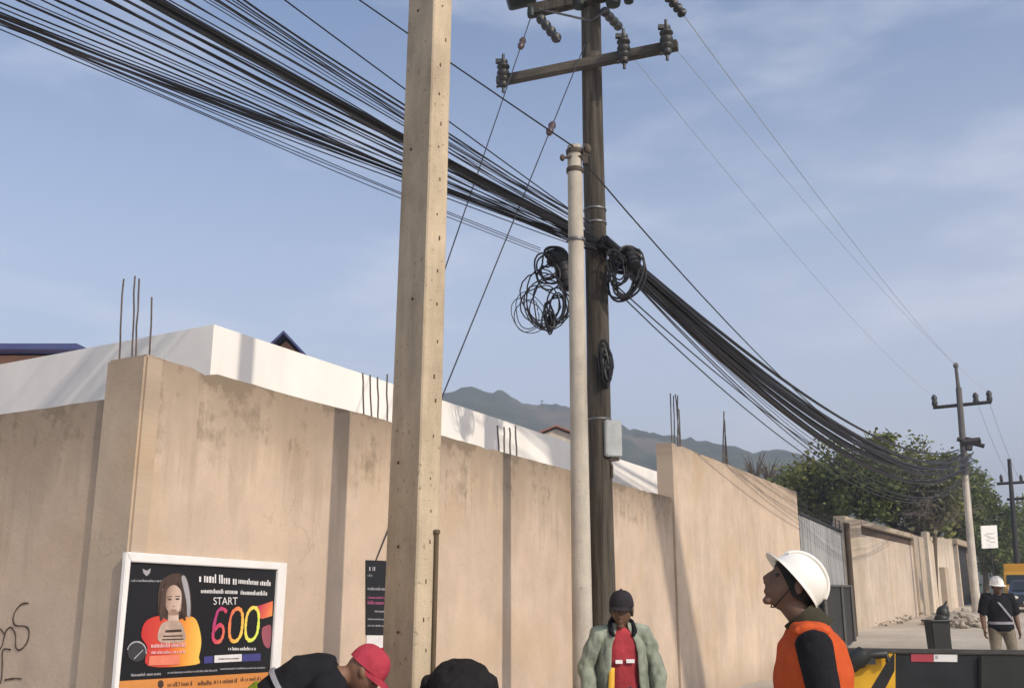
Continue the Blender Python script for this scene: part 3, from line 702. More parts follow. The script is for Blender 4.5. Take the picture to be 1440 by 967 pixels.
# small fittings on the shaft
M_box = simple('grey_meter_box', (.36, .38, .38), .6, .1, var=.25, scale=9)
bc = atY(859, 618, WY - .06); bz = .5 * (atY(859, 592, WY).z + atY(859, 645, WY).z)
bxx = thing('meter_box', Vector((bc.x, bc.y, bz - .2)), 'small grey meter box fixed to the side of the wooden pole', 'box')
mb = MB(); RB = Matrix.Rotation(R(22), 3, 'Z'); mb.box((bc.x, bc.y, bz), (.20, .16, .40), RB); mb.build('case', M_box, bxx, bevel=.012)
mb = MB(); mb.box((bc.x - .02, bc.y - .085, bz - .01), (.09, .006, .33), RB); mb.build('door', simple('pale_box_door', (.48, .5, .5), .5), bxx)
mb = MB(); mb.tube([(bc.x - .08, bc.y, bz - .21), (bc.x - .01, bc.y - .03, bz - .23), (bc.x + .08, bc.y, bz - .22)], .02, 8); mb.tube([(bc.x - .03, bc.y - .02, bz - .22), (bc.x + .005, bc.y - .03, bz - .3), (bc.x + .0, bc.y - .03, bz - .42), (bc.x - .04, bc.y - .02, bz - .46)], .014, 8); mb.build('conduit', M_rust, bxx, smooth=True)
for zz in (atY(840, 296, WY).z, atY(840, 315, WY).z, atY(840, 590, WY).z):
    mb = MB(); mb.lathe([(.130, -.01), (.136, -.01), (.136, .01), (.130, .01)], Vector((wd.x, wd.y, zz)), 18); mb.build('strap', M_iron, wo, smooth=True)

# ------------------------------------------------------------------ cables
M_cab = simple('black_cable', (.014, .014, .017), .5, var=.4, scale=6)
M_cab2 = simple('faded_cable', (.035, .035, .045), .6, var=.4, scale=6)
M_cabg = simple('bare_grey_wire', (.42, .44, .48), .5, .3, var=.2, scale=6)
def span(a, p0, q, t1, r, mat, label, group, name='cable', k=26, wob=.0):
    """hangs from a, passes p0 at t=1, runs on to t1; q is the sag term"""
    pts = []; ph = rng.uniform(0, 6)
    for i in range(k + 1):
        t_ = t1 * i / k; p = a + (p0 - a) * t_; p.z += q * t_ * (t_ - 1)
        w = wob * math.sin(t_ * 9 + ph) * (t_ * (1 if t_ < 1 else 1)); p.z += w; p.x += w * .6
        pts.append(p)
    mb = MB(); mb.tube(pts, r, 6); o = mb.build(name, mat, loc=a, smooth=True); return tag(o, label, 'cable', group)
LG = 'thin telecom cables from upper left to the wooden pole'; LL = 'thin black cable in the sagging bundle from upper left to the wooden pole'
left = [
    (0, 10, 336, 5.7, .005), (0, 15, 340, 5.6, .006), (0, 20, 343, 5.7, .008), (0, 24, 346, 5.6, .007), (0, 28, 348, 5.8, .009), (0, 31, 350, 5.6, .006), (0, 35, 348, 5.7, .006), (0, 2, 345, 5.6, .005),
    (28, 0, 345, 5.6, .010), (40, 0, 343, 5.7, .004), (79, 0, 341, 5.6, .009), (98, 0, 338, 5.5, .003), (142, 0, 340, 5.6, .009), (150, 0, 343, 5.6, .005), (170, 0, 336, 5.7, .009), (178, 0, 334, 5.6, .005),
    (268, 0, 332, 5.5, .006), (281, 0, 325, 5.6, .004), (289, 0, 318, 5.5, .004), (298, 0, 322, 5.7, .005), (305, 0, 314, 5.6, .004), (313, 0, 318, 5.5, .005), (322, 0, 312, 5.6, .004), (346, 0, 308, 5.5, .008),
    (200, 0, 338, 5.6, .008), (206, 0, 342, 5.7, .006), (228, 0, 334, 5.6, .007), (240, 0, 340, 5.7, .004), (60, 0, 347, 5.6, .005), (110, 0, 344, 5.7, .006), (260, 0, 326, 5.6, .005), (310, 0, 328, 5.6, .007), (335, 0, 322, 5.6, .006), (0, 22, 352, 5.7, .006), (0, 33, 354, 5.7, .005)]
for (px, py, pe, Y, r) in left:
    r *= rng.choice((.85, .95, 1.05, 1.2)); a = atY(838 + rng.uniform(-8, 4), pe + rng.uniform(-4, 8), WY - .16 - rng.uniform(0, .08)); span(a, atY(px, py, Y), .10 + rng.uniform(-.05, .06), 2.3, r, M_cab if r > .0055 else M_cab2, LL, LG, wob=.012)
for (px, py, pe, rr_) in ((0, 34, 352, .004), (0, 40, 356, .004), (0, 30, 349, .004)):
    a = atY(760, pe, WY - .3); span(a, atY(px, py, 5.7), .12, 2.3, rr_, M_cab2, LL, LG, wob=.01)
a = atY(836, 340, WY - .2); span(a, atY(214, 0, 5.6), .08, 2.3, .038, M_cab, 'thickest black trunk cable in the bundle from upper left', None, 'trunk_cable')
a = atY(836, 332, WY - .22); span(a, atY(222, 0, 5.55), .10, 2.3, .012, M_cab, 'medium black cable hugging the top of the thick trunk cable', None, 'trunk_cable')
a = atY(834, 318, WY - .2); span(a, atY(400, 0, 6.8), .04, 2.3, .0065, M_cab, 'lone dark cable crossing the sky above the bundle, left of the concrete pole', None)
a = atY(806, 206, 8.72); span(a, atY(505, 0, 8.3), .02, 2.3, .0075, M_cab, 'single dark wire from the top of the slim pale pole to upper left', None)

# far pole
FPY = 39.0
M_farpole = simple('grey_far_pole', (.12, .115, .11), .85, var=.3, scale=4)
fp_b = atY(1372, 853, FPY); fp_t = atY(1348, 545, FPY)
fpo = thing('utility_pole', (fp_b.x, fp_b.y, ground(FPY)), 'grey utility pole with one crossarm beyond the far wall, in front of the trees', 'utility pole')
mb = MB(); mb.tube([Vector((fp_b.x, FPY, ground(FPY) - .2)), fp_t], [.16, .11], 12); mb.build('shaft', M_farpole, fpo, smooth=True)
mb = MB(); pk = atY(1344, 514, FPY); mb.tube([fp_t - Vector((0, 0, .8)), pk], [.10, .06], 8); mb.ell(pk, (.1, .1, .13)); mb.build('top_pin', M_farpole, fpo, smooth=True)
l_ = atY(1312, 573, FPY + .4); r_ = atY(1394, 565, FPY - .4)
mb = MB(); mb.tube([l_, r_], .075, 6); mb.build('crossarm', M_darkm, fpo)
for px, py in ((1314, 563), (1372, 560), (1391, 557)):
    mb = MB(); p = atY(px, py, FPY); mb.lathe([(.05, -.25), (.09, -.22), (.12, -.1), (.09, 0), (.12, .1), (.06, .22), (.02, .24)], p, 10); mb.build('insulator', M_ins, fpo, smooth=True)
mb = MB(); mb.tube([atY(1346, 617, FPY), atY(1384, 627, FPY - .2)], .09, 6); mb.tube([atY(1352, 622, FPY - .1), atY(1378, 619, FPY - .2)], .14, 6); mb.tube([atY(1362, 616, FPY), atY(1360, 632, FPY)], .2, 8); mb.build('cable_rack', M_darkm, fpo, smooth=True)
lb = atY(1373, 856, 37.5); lt_ = atY(1357, 668, 37.5)
mb = MB(); mb.tube([Vector((lb.x, 37.5, ground(37.5) - .2)), lt_], [.16, .11], 12)
tag(mb.build('pale_pole', concrete('pale_far_concrete', (.50, .45, .38), 9, .1), loc=(lb.x, 37.5, ground(37.5)), smooth=True), 'short pale concrete pole leaning beside the far doorway', 'utility pole')
# next pole at the right edge
NY_ = 56; nb = atY(1431, 820, NY_); nt2 = atY(1419, 645, NY_)
npo = thing('utility_pole', (nb.x, NY_, ground(NY_)), 'dark distant utility pole with crossarm at the right edge of the view', 'utility pole')
mb = MB(); mb.tube([Vector((nb.x, NY_, .8)), nt2], [.19, .1], 10); mb.build('shaft', M_darkm, npo, smooth=True)
mb = MB(); mb.tube([atY(1402, 680, NY_ + .3), atY(1450, 677, NY_ - .3)], .09, 6); mb.build('crossarm', M_darkm, npo)
mb = MB(); mb.tube([atY(1416, 702, NY_ + .3), atY(1446, 700, NY_ - .3)], .08, 6); mb.build('crossarm', M_darkm, npo)
for px in (1408, 1421, 1436): 
    mb = MB(); mb.lathe([(.05, -.2), (.1, -.1), (.08, 0), (.1, .1), (.03, .25)], atY(px, 673, NY_), 8); mb.build('insulator', M_ins, npo, smooth=True)

RG = 'cables in the bundle from the wooden pole to the far pole'; RL = 'black cable in the drooping bundle running from the wooden pole to the far pole'
end = atY(1360, 640, FPY)
for i in range(26):
    f = i / 25
    a = atY(848 + rng.uniform(-4, 8), 332 + 22 * f, WY - .16 - rng.uniform(0, .08)); e = end + Vector((rng.uniform(-.3, .3), 0, rng.uniform(-.7, .35)))
    q = 4.4 + 2.2 * f + rng.uniform(-.2, .2) - (.5 if i < 5 else 0); r = rng.choice((.010, .012, .015, .020, .026)) if i not in (11,) else .05
    if i > 18: r = rng.choice((.006, .007, .009)); q += (i - 18) * .2
    span(a, e, q, 1.0, r, M_cab if r > .01 else M_cab2, RL if i != 11 else 'thickest black cable of the bundle descending to the far pole', RG if i != 11 else None, k=34, wob=.0)
for (yy, q) in ((425, 8.0), (432, 9.2)):
    a = atY(868, yy - 22, WY - .1); span(a, end + Vector((0, 0, -.7)), q - 2.4, 1.0, .009, M_cab2, 'thin loose wire hanging below the descending cable bundle', 'loose wires under the bundle', k=30)
a = atY(808, 212, 8.75); span(a, end + Vector((0, 0, .3)), 7.2, 1.0, .009, M_cab2, 'single wire from the top of the slim pale pole to the far pole', None, k=30)
for (p, e, q, lab) in ((atY(963, 24, 10.7), atY(1344, 514, FPY), 1.0, 'bare grey wire from the top right insulator to the far pole tip'),
                       (arm_c + arm_dir * La * -.87 + Vector((0, -.07, .1)), atY(1391, 552, FPY), 1.6, 'bare grey wire from the lower crossarm right end to the far pole'),
                       (arm_c + arm_dir * La * -.42 + Vector((0, -.07, .1)), atY(1314, 558, FPY), 1.6, 'bare grey wire from the inner crossarm insulator to the far pole')):
    span(p, e, q, 1.0, 0.0062 if 'tip' in lab else .0042, M_cabg, lab, None, 'power_wire', k=30)
# wires from far pole to the next pole
for i, (py0, py1) in enumerate(((565, 678), (562, 676), (640, 702))):
    span(atY(1391 - 40 * (i == 2) - 18 * (i == 1), py0, FPY), atY(1436 - 14 * i, py1, NY_), 1.2, 1.0, .006, M_cab2, 'distant wire between the two far poles', 'wires between the far poles', k=14)

# guy wires with strain insulators
M_guy = simple('steel_guy_strand', (.06, .06, .068), .5, .4, var=.2)
def guy(top, mid_t, anchor, lab, lab2):
    t_ = thing('guy_wire', anchor, lab, 'wire')
    mb = MB(); mb.tube([top, top.lerp(anchor, .5), anchor], .0066, 6); mb.build('strand', M_guy, t_, smooth=True)
    v = (anchor - top).normalized(); p = top.lerp(anchor, mid_t); M_ = v.to_track_quat('Z', 'Y').to_matrix()
    mb = MB(); mb.lathe([(.012, -.12), (.03, -.1), (.045, -.05), (.028, 0), (.045, .05), (.03, .1), (.012, .12)], p, 12, M_); mb.build('strain_insulator', M_brownins, t_, smooth=True)
    mb = MB(); mb.tube([anchor - Vector((0, 0, .2)), anchor + Vector((0, 0, 0)) + (top - anchor).normalized() * .35], .02, 8); mb.build('anchor_rod', M_iron, t_, smooth=True)
an1 = atZ(367, 1211, .0); an2 = atZ(352, 1205, .0)
def onray_between(p_img, Y): return atY(p_img[0], p_img[1], Y)
guy(atY(823, 62, WY - .1), .19, Vector((an1.x, an1.y, .12)), 'guy wire slanting down left from below the wooden pole crossarm', '')
guy(atY(748, 20, 11.2), .07, Vector((an2.x, an2.y, .12)), 'guy wire slanting down left from the topmost crossarm end', '')

# slack coils
def coil(cx, cy, rx, ry, turns, Y, r, label, tilt=0.0, name='cable_coil', squash=.0, dp=.05, fill=.0):
    c = atY(cx, cy, Y); sc = Y / F * 1.03; pts = []
    k = turns * 22; ph = rng.uniform(0, 6)
    for i in range(k + 1):
        w = 2 * math.pi * i / 22; tn = i / 22
        jr = .90 + .20 * math.sin(tn * 2.1 + ph) + .10 * math.sin(w * 2 + tn * 1.7) + .05 * math.sin(w * 3 + tn) - fill * abs(math.sin(tn * 1.37))
        ox = .12 * rx * math.sin(tn * 1.7 + ph); oy = .14 * ry * math.cos(tn * 2.3 + ph)
        X = (rx * jr * math.cos(w) + ox) * sc; Z = (ry * jr * math.sin(w) - oy) * sc
        pts.append(c + Vector((X * math.cos(tilt) - Z * math.sin(tilt), dp * math.sin(tn * 1.3 + w * .5 + ph), X * math.sin(tilt) + Z * math.cos(tilt))))
    mb = MB(); mb.tube(pts, r * 1.3, 6); return tag(mb.build(name, M_cab, loc=c, smooth=True), label, 'cable coil', 'slack cable coils hung around the wooden pole')
coil(772, 381, 22, 28, 5, WY - .25, .008, 'dense black cable coil nearest the cable bundle, left of the poles', .2, fill=.3)
coil(766, 425, 30, 40, 7, WY - .3, .006, 'large tangled coil of thin cable left of the slim pole')
coil(742, 442, 22, 28, 3, WY - .35, .004, 'thin outermost loop of pale cable at the far left of the tangle', .1)
coil(783, 432, 16, 24, 4, WY - .22, .007, 'small loose coil tucked between the tangle and the slim pole', -.2)
coil(772, 450, 9, 22, 9, WY - .3, .008, 'tight vertical bundle of black cable hanging lowest in the tangle', .05, fill=.6)
coil(879, 388, 21, 36, 6, WY - .2, .010, 'black cable coil hanging on the right side of the wooden pole', -.25)
coil(868, 376, 14, 26, 4, WY - .28, .008, 'narrow black coil close against the right of the wooden pole', .15)
coil(880, 366, 20, 14, 6, WY - .1, .012, 'dark knot of cable where the bundle leaves the pole', .3, 'cable_knot', dp=.1)
coil(785, 362, 16, 12, 6, WY - .15, .011, 'dark knot of cable left of the slim pole, above the tangle', -.3, 'cable_knot', dp=.1)
coil(851, 516, 10, 32, 20, WY - .15, .012, 'thick black oval coil strapped to the wooden pole above the meter box', .06, dp=.11, fill=.75)
M_sleeve = simple('black_splice_sleeve', (.018, .018, .02), .55, var=.3)
for (p, q, r, lab) in ((atY(786, 356, WY - .2), atY(800, 408, WY - .2), .10, 'fat black splice closure hanging behind the slim pole'), (atY(884, 352, WY - .15), atY(893, 376, WY - .3), .075, 'stubby black splice closure at the right of the wooden pole')):
    mb = MB(); mb.tube([p, p.lerp(q, .06), p.lerp(q, .5), p.lerp(q, .94), q], [r * .6, r, r * .95, r, r * .6], 14)
    for s_ in (.25, .5, .75): mb.tube([p.lerp(q, s_ - .02), p.lerp(q, s_ + .02)], [r * 1.08, r * 1.08], 14)
    tag(mb.build('splice_closure', M_sleeve, loc=p, smooth=True), lab, 'cable closure')
exec_people = True

# ------------------------------------------------------------------ trees
def leafmat(name, c1, c2, c3):
    m, t, b = newmat(name, .65, spec=.25)
    oi = t.n('ShaderNodeNewGeometry'); pos = oi.outputs['Position']; rpi = oi.outputs['Random Per Island']
    c = t.mix(t.ramp(t.noise(pos, .9, 4), .38, .66), c1, c2); c = t.mix(t.math('MULTIPLY', rpi, .55), c, c3)
    t.nt.links.new(c, b.inputs['Base Color'])
    tr = t.n('ShaderNodeBsdfTranslucent', {'Color': c}); mx = t.n('ShaderNodeMixShader', {0: .22, 1: b.outputs[0], 2: tr.outputs[0]})
    t.nt.links.new(mx.outputs[0], m.node_tree.nodes['Material Output'].inputs[0]); return m
LM = [leafmat('leaf_dark_green', (.07, .10, .027), (.15, .18, .05), (.11, .135, .035)), leafmat('leaf_olive', (.10, .122, .032), (.22, .23, .06), (.16, .16, .045)), leafmat('leaf_dusty', (.10, .10, .055), (.18, .175, .095), (.13, .125, .07))]
M_bark = simple('grey_brown_bark', (.11, .085, .06), .9, var=.4, scale=8, stretch=(1, 1, .3))
def tree(px, Y, ptop, pbot, wpx, label, mi=0, dens=1.0, leaf=.125, grp='trees behind the far wall'):
    base = atY(px, 830, Y); g0 = ground(Y); zt_ = atY(px, ptop, Y).z; zb = atY(px, pbot, Y).z; rw = wpx / 1442 * Y / 2
    t_ = thing('tree', (base.x, Y, g0), label, 'tree', grp)
    rg = random.Random(int(px * 7 + Y)); mb = MB()
    zc = (zt_ + zb) / 2; hz = (zt_ - zb) / 2
    mb.tube([(base.x, Y, g0 - .2), (base.x + .1, Y, g0 + (zb - g0) * .6), (base.x - .1, Y, zc), (base.x, Y, zt_ - hz * .4)], [.22, .17, .11, .04], 8)
    cl = []
    for i in range(int(46 * dens)):
        while True:
            p = Vector((rg.uniform(-1, 1), rg.uniform(-1, 1), rg.uniform(-1, 1)))
            if .35 < p.length < 1: break
        k = 1 - .25 * max(0, -p.z)
        cl.append(Vector((base.x + p.x * rw * k * rg.uniform(.85, 1.15), Y + p.y * rw * .9, zc + p.z * hz * rg.uniform(.75, 1.16))))
    for c in cl[::4]:
        s_ = Vector((base.x, Y, zb + (c.z - zb) * .3)); mb.tube([s_, s_.lerp(c, .5) + Vector((0, 0, .1)), c], [.07, .045, .015], 5)
    mb.build('trunk', M_bark, t_, smooth=True)
    mb = MB()
    for c in cl:
        cr_ = rg.uniform(.20, .52) * min(rw, hz) ; nn_ = int(150 * rg.uniform(.4, 1.3))
        for _ in range(nn_):
            q = Vector((rg.gauss(0, .5), rg.gauss(0, .5), rg.gauss(0, .38))) * cr_ + c
            a = Vector((rg.uniform(-1, 1), rg.uniform(-1, 1), rg.uniform(-.6, .6))).normalized(); b_ = a.orthogonal(); b_.rotate(Matrix.Rotation(rg.uniform(0, 6.28), 3, a))
            s1 = leaf * rg.choice((.45, .6, .8, 1.0, 1.3)); s2 = s1 * .45
            mb.add([q - a * s1, q + b_ * s2, q + a * s1, q - b_ * s2], [(0, 1, 2, 3)])
    mb.build('crown', LM[mi], t_)
tree(1130, 50, 652, 745, 90, 'low dark green tree just right of the tall wall end', 0, .8)
tree(1172, 46, 640, 750, 110, 'rounded green tree behind the grey sheet fence', 1)
tree(1222, 44, 632, 752, 110, 'dense dark tree above the middle of the sheet fence', 0)
tree(1258, 50, 612, 745, 84, 'tallest tree with blocky top behind the far wall', 1, 1.1)
tree(1290, 45, 652, 755, 110, 'dusty olive tree right behind the far wall coping', 2, 1.0)
tree(1318, 52, 622, 752, 96, 'bright olive tree just left of the far utility pole', 1, 1.0)
tree(1354, 58, 640, 775, 90, 'dark tree standing behind the far utility pole', 0, 1.0)
tree(1386, 62, 648, 790, 66, 'narrow dark tree right of the far utility pole', 0, .9)
tree(1402, 62, 690, 815, 80, 'dark tree behind the white sign', 0, .9)
tree(1440, 70, 712, 815, 90, 'dark tree at the right edge behind the last pole', 0, .9)
tree(1470, 74, 700, 820, 90, 'dark tree beyond the yellow truck', 1, .8)
# dry leafless tree with hanging twigs
bx_ = atY(1312, 830, 44.5); dt_o = thing('dry_tree', (bx_.x, 44.5, ground(44)), 'dry grey leafless tree tangled in front of the green trees', 'tree')
mb = MB(); rg = random.Random(5); root = Vector((bx_.x, 44.5, ground(44) - .2)); cn = atY(1314, 742, 44.5)
mb.tube([root, cn], [.16, .1], 7); mb.build('trunk', M_bark, dt_o, smooth=True)
mb = MB()
limbs_ = []
for (ex, ey) in ((1258, 690), (1285, 668), (1305, 700), (1328, 680), (1362, 676), (1385, 712), (1270, 722)):
    e_ = atY(ex, ey, 44 + rg.uniform(-1.4, 1.2)); m_ = cn.lerp(e_, .5) + Vector((rg.uniform(-.3, .3), 0, rg.uniform(-.1, .35))); limbs_.append((cn, m_, e_)); mb.tube([cn, m_, e_], [.05, .03, .012], 5)
for i in range(260):
    l_3 = rg.choice(limbs_); f_ = rg.uniform(.25, 1); st_ = (l_3[0].lerp(l_3[1], f_ * 2) if f_ < .5 else l_3[1].lerp(l_3[2], f_ * 2 - 1))
    dv = Vector((rg.uniform(-1, 1), rg.uniform(-.6, .6), rg.uniform(-.7, .45))) * rg.uniform(.3, .95)
    mb.tube([st_, st_ + dv * .5 + Vector((0, 0, .08)), st_ + dv + Vector((0, 0, -.1))], [.014, .009, .005], 4)
mb.build('twigs', simple('grey_twigs', (.17, .145, .12), .95, var=.3), dt_o, label='bare grey twigs')
# bare brush on the near slope above the tall wall
for (px, Y, pt) in ((1062, 60, 640), (1082, 62, 646), (1098, 64, 652)):
    b0 = atY(px, 700, Y); rg = random.Random(px); o_ = thing('bare_tree', b0, 'leafless grey tree seen above the tall wall', 'tree', 'bare trees above the tall wall')
    mb = MB(); c_ = atY(px, 680, Y); mb.tube([b0 - Vector((0, 0, 6)), c_], [.14, .07], 6); mb.build('trunk', M_bark, o_)
    mb = MB()
    for i in range(40):
        tp = atY(px + rg.uniform(-20, 20), pt + rg.uniform(-6, 34), Y + rg.uniform(-.8, .8)); mb.tube([c_, c_.lerp(tp, .5) + Vector((0, 0, .2)), tp], [.045, .025, .008], 4)
    mb.build('twigs', M_bark, o_)

# ------------------------------------------------------------------ small far things
M_sign = simple('white_sign_face', (.74, .73, .70), .6, var=.06)
s0 = atY(1391, 756, 38); sgn = thing('road_sign', (s0.x, 38, ground(38)), 'small white rectangular sign board hung right of the far pole', 'sign')
mb = MB(); q = [atY(1379, 739, 38), atY(1402, 738, 38.2), atY(1404, 770, 38.2), atY(1381, 771, 38)]; mb.hexa(q, [p + Vector((0, .05, 0)) for p in q]); mb.build('board', M_sign, sgn, bevel=.01)
mb = MB(); pz = atY(1392, 770, 38.25); mb.tube([(pz.x, 38.2, ground(38) - .1), (pz.x, 38.2, pz.z + .7)], .035, 8); mb.build('post', M_darkm, sgn)
mb = MB(); 
for k in range(3): 
    c_ = atY(1385, 750 + k * 6, 37.985); mb.box(c_ + Vector((.2 + .05 * k, 0, 0)), (.3 - .06 * k, .004, .03))
mb.build('lettering', M_pgrey, sgn)
# rubble
mb = MB(); rg = random.Random(3)
for i in range(150):
    x_ = rg.gauss(1352, 17); Y = rg.uniform(31, 35); h_ = max(0, 1 - abs(x_ - 1352) / 42) * .5
    p = atY(x_, 830, Y); p.z = ground(Y) + rg.uniform(0, 1) * h_; s_ = rg.uniform(.07, .24)
    M_ = Matrix.Rotation(rg.uniform(0, 6), 3, 'Z') @ Matrix.Rotation(rg.uniform(0, 6), 3, 'X'); mb.ell(p, (s_ * .6, s_ * rg.uniform(.3, .55), s_ * rg.uniform(.25, .45)), M_, nu=5, nv=4)
p0 = atY(1352, 830, 33)
mb.ell((p0.x, 33.2, ground(33)), (1.25, 1.3, .42), nu=18, nv=10)
tag(mb.build('rubble_pile', simple('pale_rubble', (.40, .35, .28), .95, var=.45, scale=4, bump=.5), loc=(p0.x, 33, ground(33)), bevel=.0), 'heap of pale broken masonry by the far doorway', 'rubble')
mb = MB(); rg = random.Random(9)
for i in range(34):
    Y = rg.uniform(27.5, 31); p = onfar(1240 + rg.uniform(-20, 45), 880) + fn * rg.uniform(.1, .6); p.z = ground(p.y) + .05 + rg.uniform(0, .14); s_ = rg.uniform(.03, .13)
    mb.ell(p, (s_ * .7, s_ * .5, s_ * .4), Matrix.Rotation(rg.uniform(0, 6), 3, 'Z') @ Matrix.Rotation(rg.uniform(0, 6), 3, 'X'), nu=5, nv=4)
pq = onfar(1240, 880); tag(mb.build('rubble_pile', bpy.data.materials['pale_rubble'], loc=(pq.x, pq.y, ground(pq.y))), 'low scatter of broken masonry at the foot of the far wall', 'rubble', kind='stuff')
# bin with a bag
M_blackpl = simple('black_plastic', (.022, .024, .022), .5, var=.3, spec=.4)
by = 20.5; bb = atY(1313, 830, by); bz0 = ground(by); bzt = atY(1313, 872, by).z
bn_o = thing('rubbish_bin', (bb.x, by, bz0), 'black upright rubbish bin standing on the road beyond the truck', 'bin')
mb = MB(); hw = .19; 
mb.hexa([(bb.x - hw * .82, by - hw * .8, bz0), (bb.x + hw * .82, by - hw * .8, bz0), (bb.x + hw * .82, by + hw * .8, bz0), (bb.x - hw * .82, by + hw * .8, bz0)], [(bb.x - hw, by - hw, bzt), (bb.x + hw, by - hw, bzt), (bb.x + hw, by + hw, bzt), (bb.x - hw, by + hw, bzt)]); mb.build('body', M_blackpl, bn_o, bevel=.02)
mb = MB(); mb.tube([(bb.x - hw - .02, by - hw - .02, bzt), (bb.x + hw + .02, by - hw - .02, bzt), (bb.x + hw + .02, by + hw + .02, bzt), (bb.x - hw - .02, by + hw + .02, bzt), (bb.x - hw - .02, by - hw - .02, bzt)], .022, 6); mb.build('rim', M_blackpl, bn_o)
gy = by + .2; gp = atY(1326, 862, gy); mb = MB(); rg = random.Random(2)
mb.ell(gp, (.13, .12, .15)); mb.ell(gp + Vector((.04, 0, .1)), (.08, .08, .07)); mb.tube([gp + Vector((.04, 0, .14)), gp + Vector((.1, 0, .24))], [.03, .015], 7); mb.ell(gp + Vector((-.05, -.03, -.1)), (.14, .12, .1)); mb.tube([(gp.x + .02, gy, bz0), gp], [.1, .1], 8)
tag(mb.build('rubbish_sack', M_blackpl, loc=(gp.x, gy, bz0), smooth=True), 'black tied sack leaning at the back of the black bin', 'sack')

# ------------------------------------------------------------------ vehicles
M_yel = simple('yellow_paint', (.62, .33, .03), .4, var=.1, spec=.5); M_glass = simple('dark_vehicle_glass', (.02, .025, .03), .12, var=.1, spec=.6)
M_tyre = simple('black_tyre', (.02, .02, .02), .9); M_rim = simple('grey_wheel_rim', (.3, .3, .3), .4, .6); M_lens = simple('pale_lamp_lens', (.6, .58, .5), .15, spec=.6)
def wheel(parent, c, r, w, ax):
    M_ = Vector(ax).to_track_quat('Z', 'Y').to_matrix(); mb = MB()
    mb.lathe([(r * .55, -w / 2), (r * .92, -w / 2), (r, -w * .3), (r, w * .3), (r * .92, w / 2), (r * .55, w / 2)], c, 20, M_); o = mb.build('wheel', M_tyre, parent, smooth=True)
    mb = MB(); mb.lathe([(.02, -w * .45), (r * .54, -w * .4), (r * .54, w * .4), (.02, w * .45)], c, 16, M_); rm = mb.build('rim', M_rim, o, smooth=True)
Yt = 50; tb = atY(1438, 830, Yt); tz = ground(Yt); cw = 1.1
yt = thing('delivery_truck', (tb.x, Yt, tz), 'yellow truck facing us far down the road at the right edge', 'truck')
X0, X1 = tb.x - .85, tb.x + 1.15
ztop = atY(1430, 798, Yt).z
mb = MB(); mb.hexa([(X0, Yt, tz + .45), (X1, Yt, tz + .45), (X1, Yt + 1.7, tz + .45), (X0, Yt + 1.7, tz + .45)], [(X0 + .06, Yt + .25, ztop - .15), (X1 - .06, Yt + .25, ztop - .15), (X1 - .06, Yt + 1.7, ztop - .15), (X0 + .06, Yt + 1.7, ztop - .15)]); mb.build('cab', M_yel, yt, bevel=.06)
mb = MB(); mb.hexa([(X0 - .05, Yt + 1.75, tz + .8), (X1 + .05, Yt + 1.75, tz + .8), (X1 + .05, Yt + 6, tz + .8), (X0 - .05, Yt + 6, tz + .8)], [(X0 - .05, Yt + 1.75, ztop + .25), (X1 + .05, Yt + 1.75, ztop + .25), (X1 + .05, Yt + 6, ztop + .25), (X0 - .05, Yt + 6, ztop + .25)]); mb.build('cargo_box', M_yel, yt, bevel=.04)
hh = ztop - .15 - (tz + .45)
mb = MB(); za, zb2 = tz + .45 + hh * .50, tz + .45 + hh * .86
ya, yb = Yt + .25 * .50 - .02, Yt + .25 * .86 - .02
mb.hexa([(X0 + .16, ya, za), (X1 - .16, ya, za), (X1 - .16, ya + .04, za), (X0 + .16, ya + .04, za)], [(X0 + .2, yb, zb2), (X1 - .2, yb, zb2), (X1 - .2, yb + .04, zb2), (X0 + .2, yb + .04, zb2)]); mb.build('windscreen', M_glass, yt)
mb = MB(); mb.box(((X0 + X1) / 2, Yt - .06, tz + .5), (X1 - X0 + .1, .16, .28)); mb.build('bumper', M_darkm, yt, bevel=.02)
for sx in (X0 + .3, X1 - .3):
    mb = MB(); mb.lathe([(.13, 0), (.13, .05), (.1, .08)], (sx, Yt + .06, tz + .85), 12, Matrix.Rotation(R(90), 3, 'X')); mb.build('headlight', M_lens, yt)
for sx in (X0 + .14, X1 - .14):
    for yy in (Yt + .9, Yt + 4.6): wheel(yt, (sx, yy, tz + .42), .42, .26, (1, 0, 0))
M_navy = simple('dark_blue_car_paint', (.03, .04, .06), .25, .2, var=.1, spec=.6)
Yc = 43; cb_ = atY(1447, 830, Yc); cz = ground(Yc); cx = cb_.x
pc_ = thing('parked_car', (cx, Yc, cz), 'dark blue car in front of the yellow truck at the right edge', 'car')
prof = [(-.0, .35), (.0, .72), (.9, .85), (1.6, 1.32), (3.0, 1.36), (3.8, .95), (4.2, .9), (4.25, .35)]
mb = MB(); k = len(prof); vs = []
for sx, ins in ((-.85, 0), (.85, 0)):
    for (yy, zz) in prof: vs.append((cx + sx * (1 - .16 * max(0, (zz - .85))), Yc + yy, cz + zz))
mb.add(vs, [tuple(range(k)), tuple(range(2 * k - 1, k - 1, -1))] + [(i, (i + 1) % k, (i + 1) % k + k, i + k) for i in range(k)]); mb.build('body', M_navy, pc_, bevel=.05, smooth=True)
mb = MB(); mb.hexa([(cx - .7, Yc + .98, cz + .93), (cx + .7, Yc + .98, cz + .93), (cx + .7, Yc + 1.0, cz + .91), (cx - .7, Yc + 1.0, cz + .91)], [(cx - .62, Yc + 1.52, cz + 1.30), (cx + .62, Yc + 1.52, cz + 1.30), (cx + .62, Yc + 1.56, cz + 1.28), (cx - .62, Yc + 1.56, cz + 1.28)]); mb.build('windscreen', M_glass, pc_)
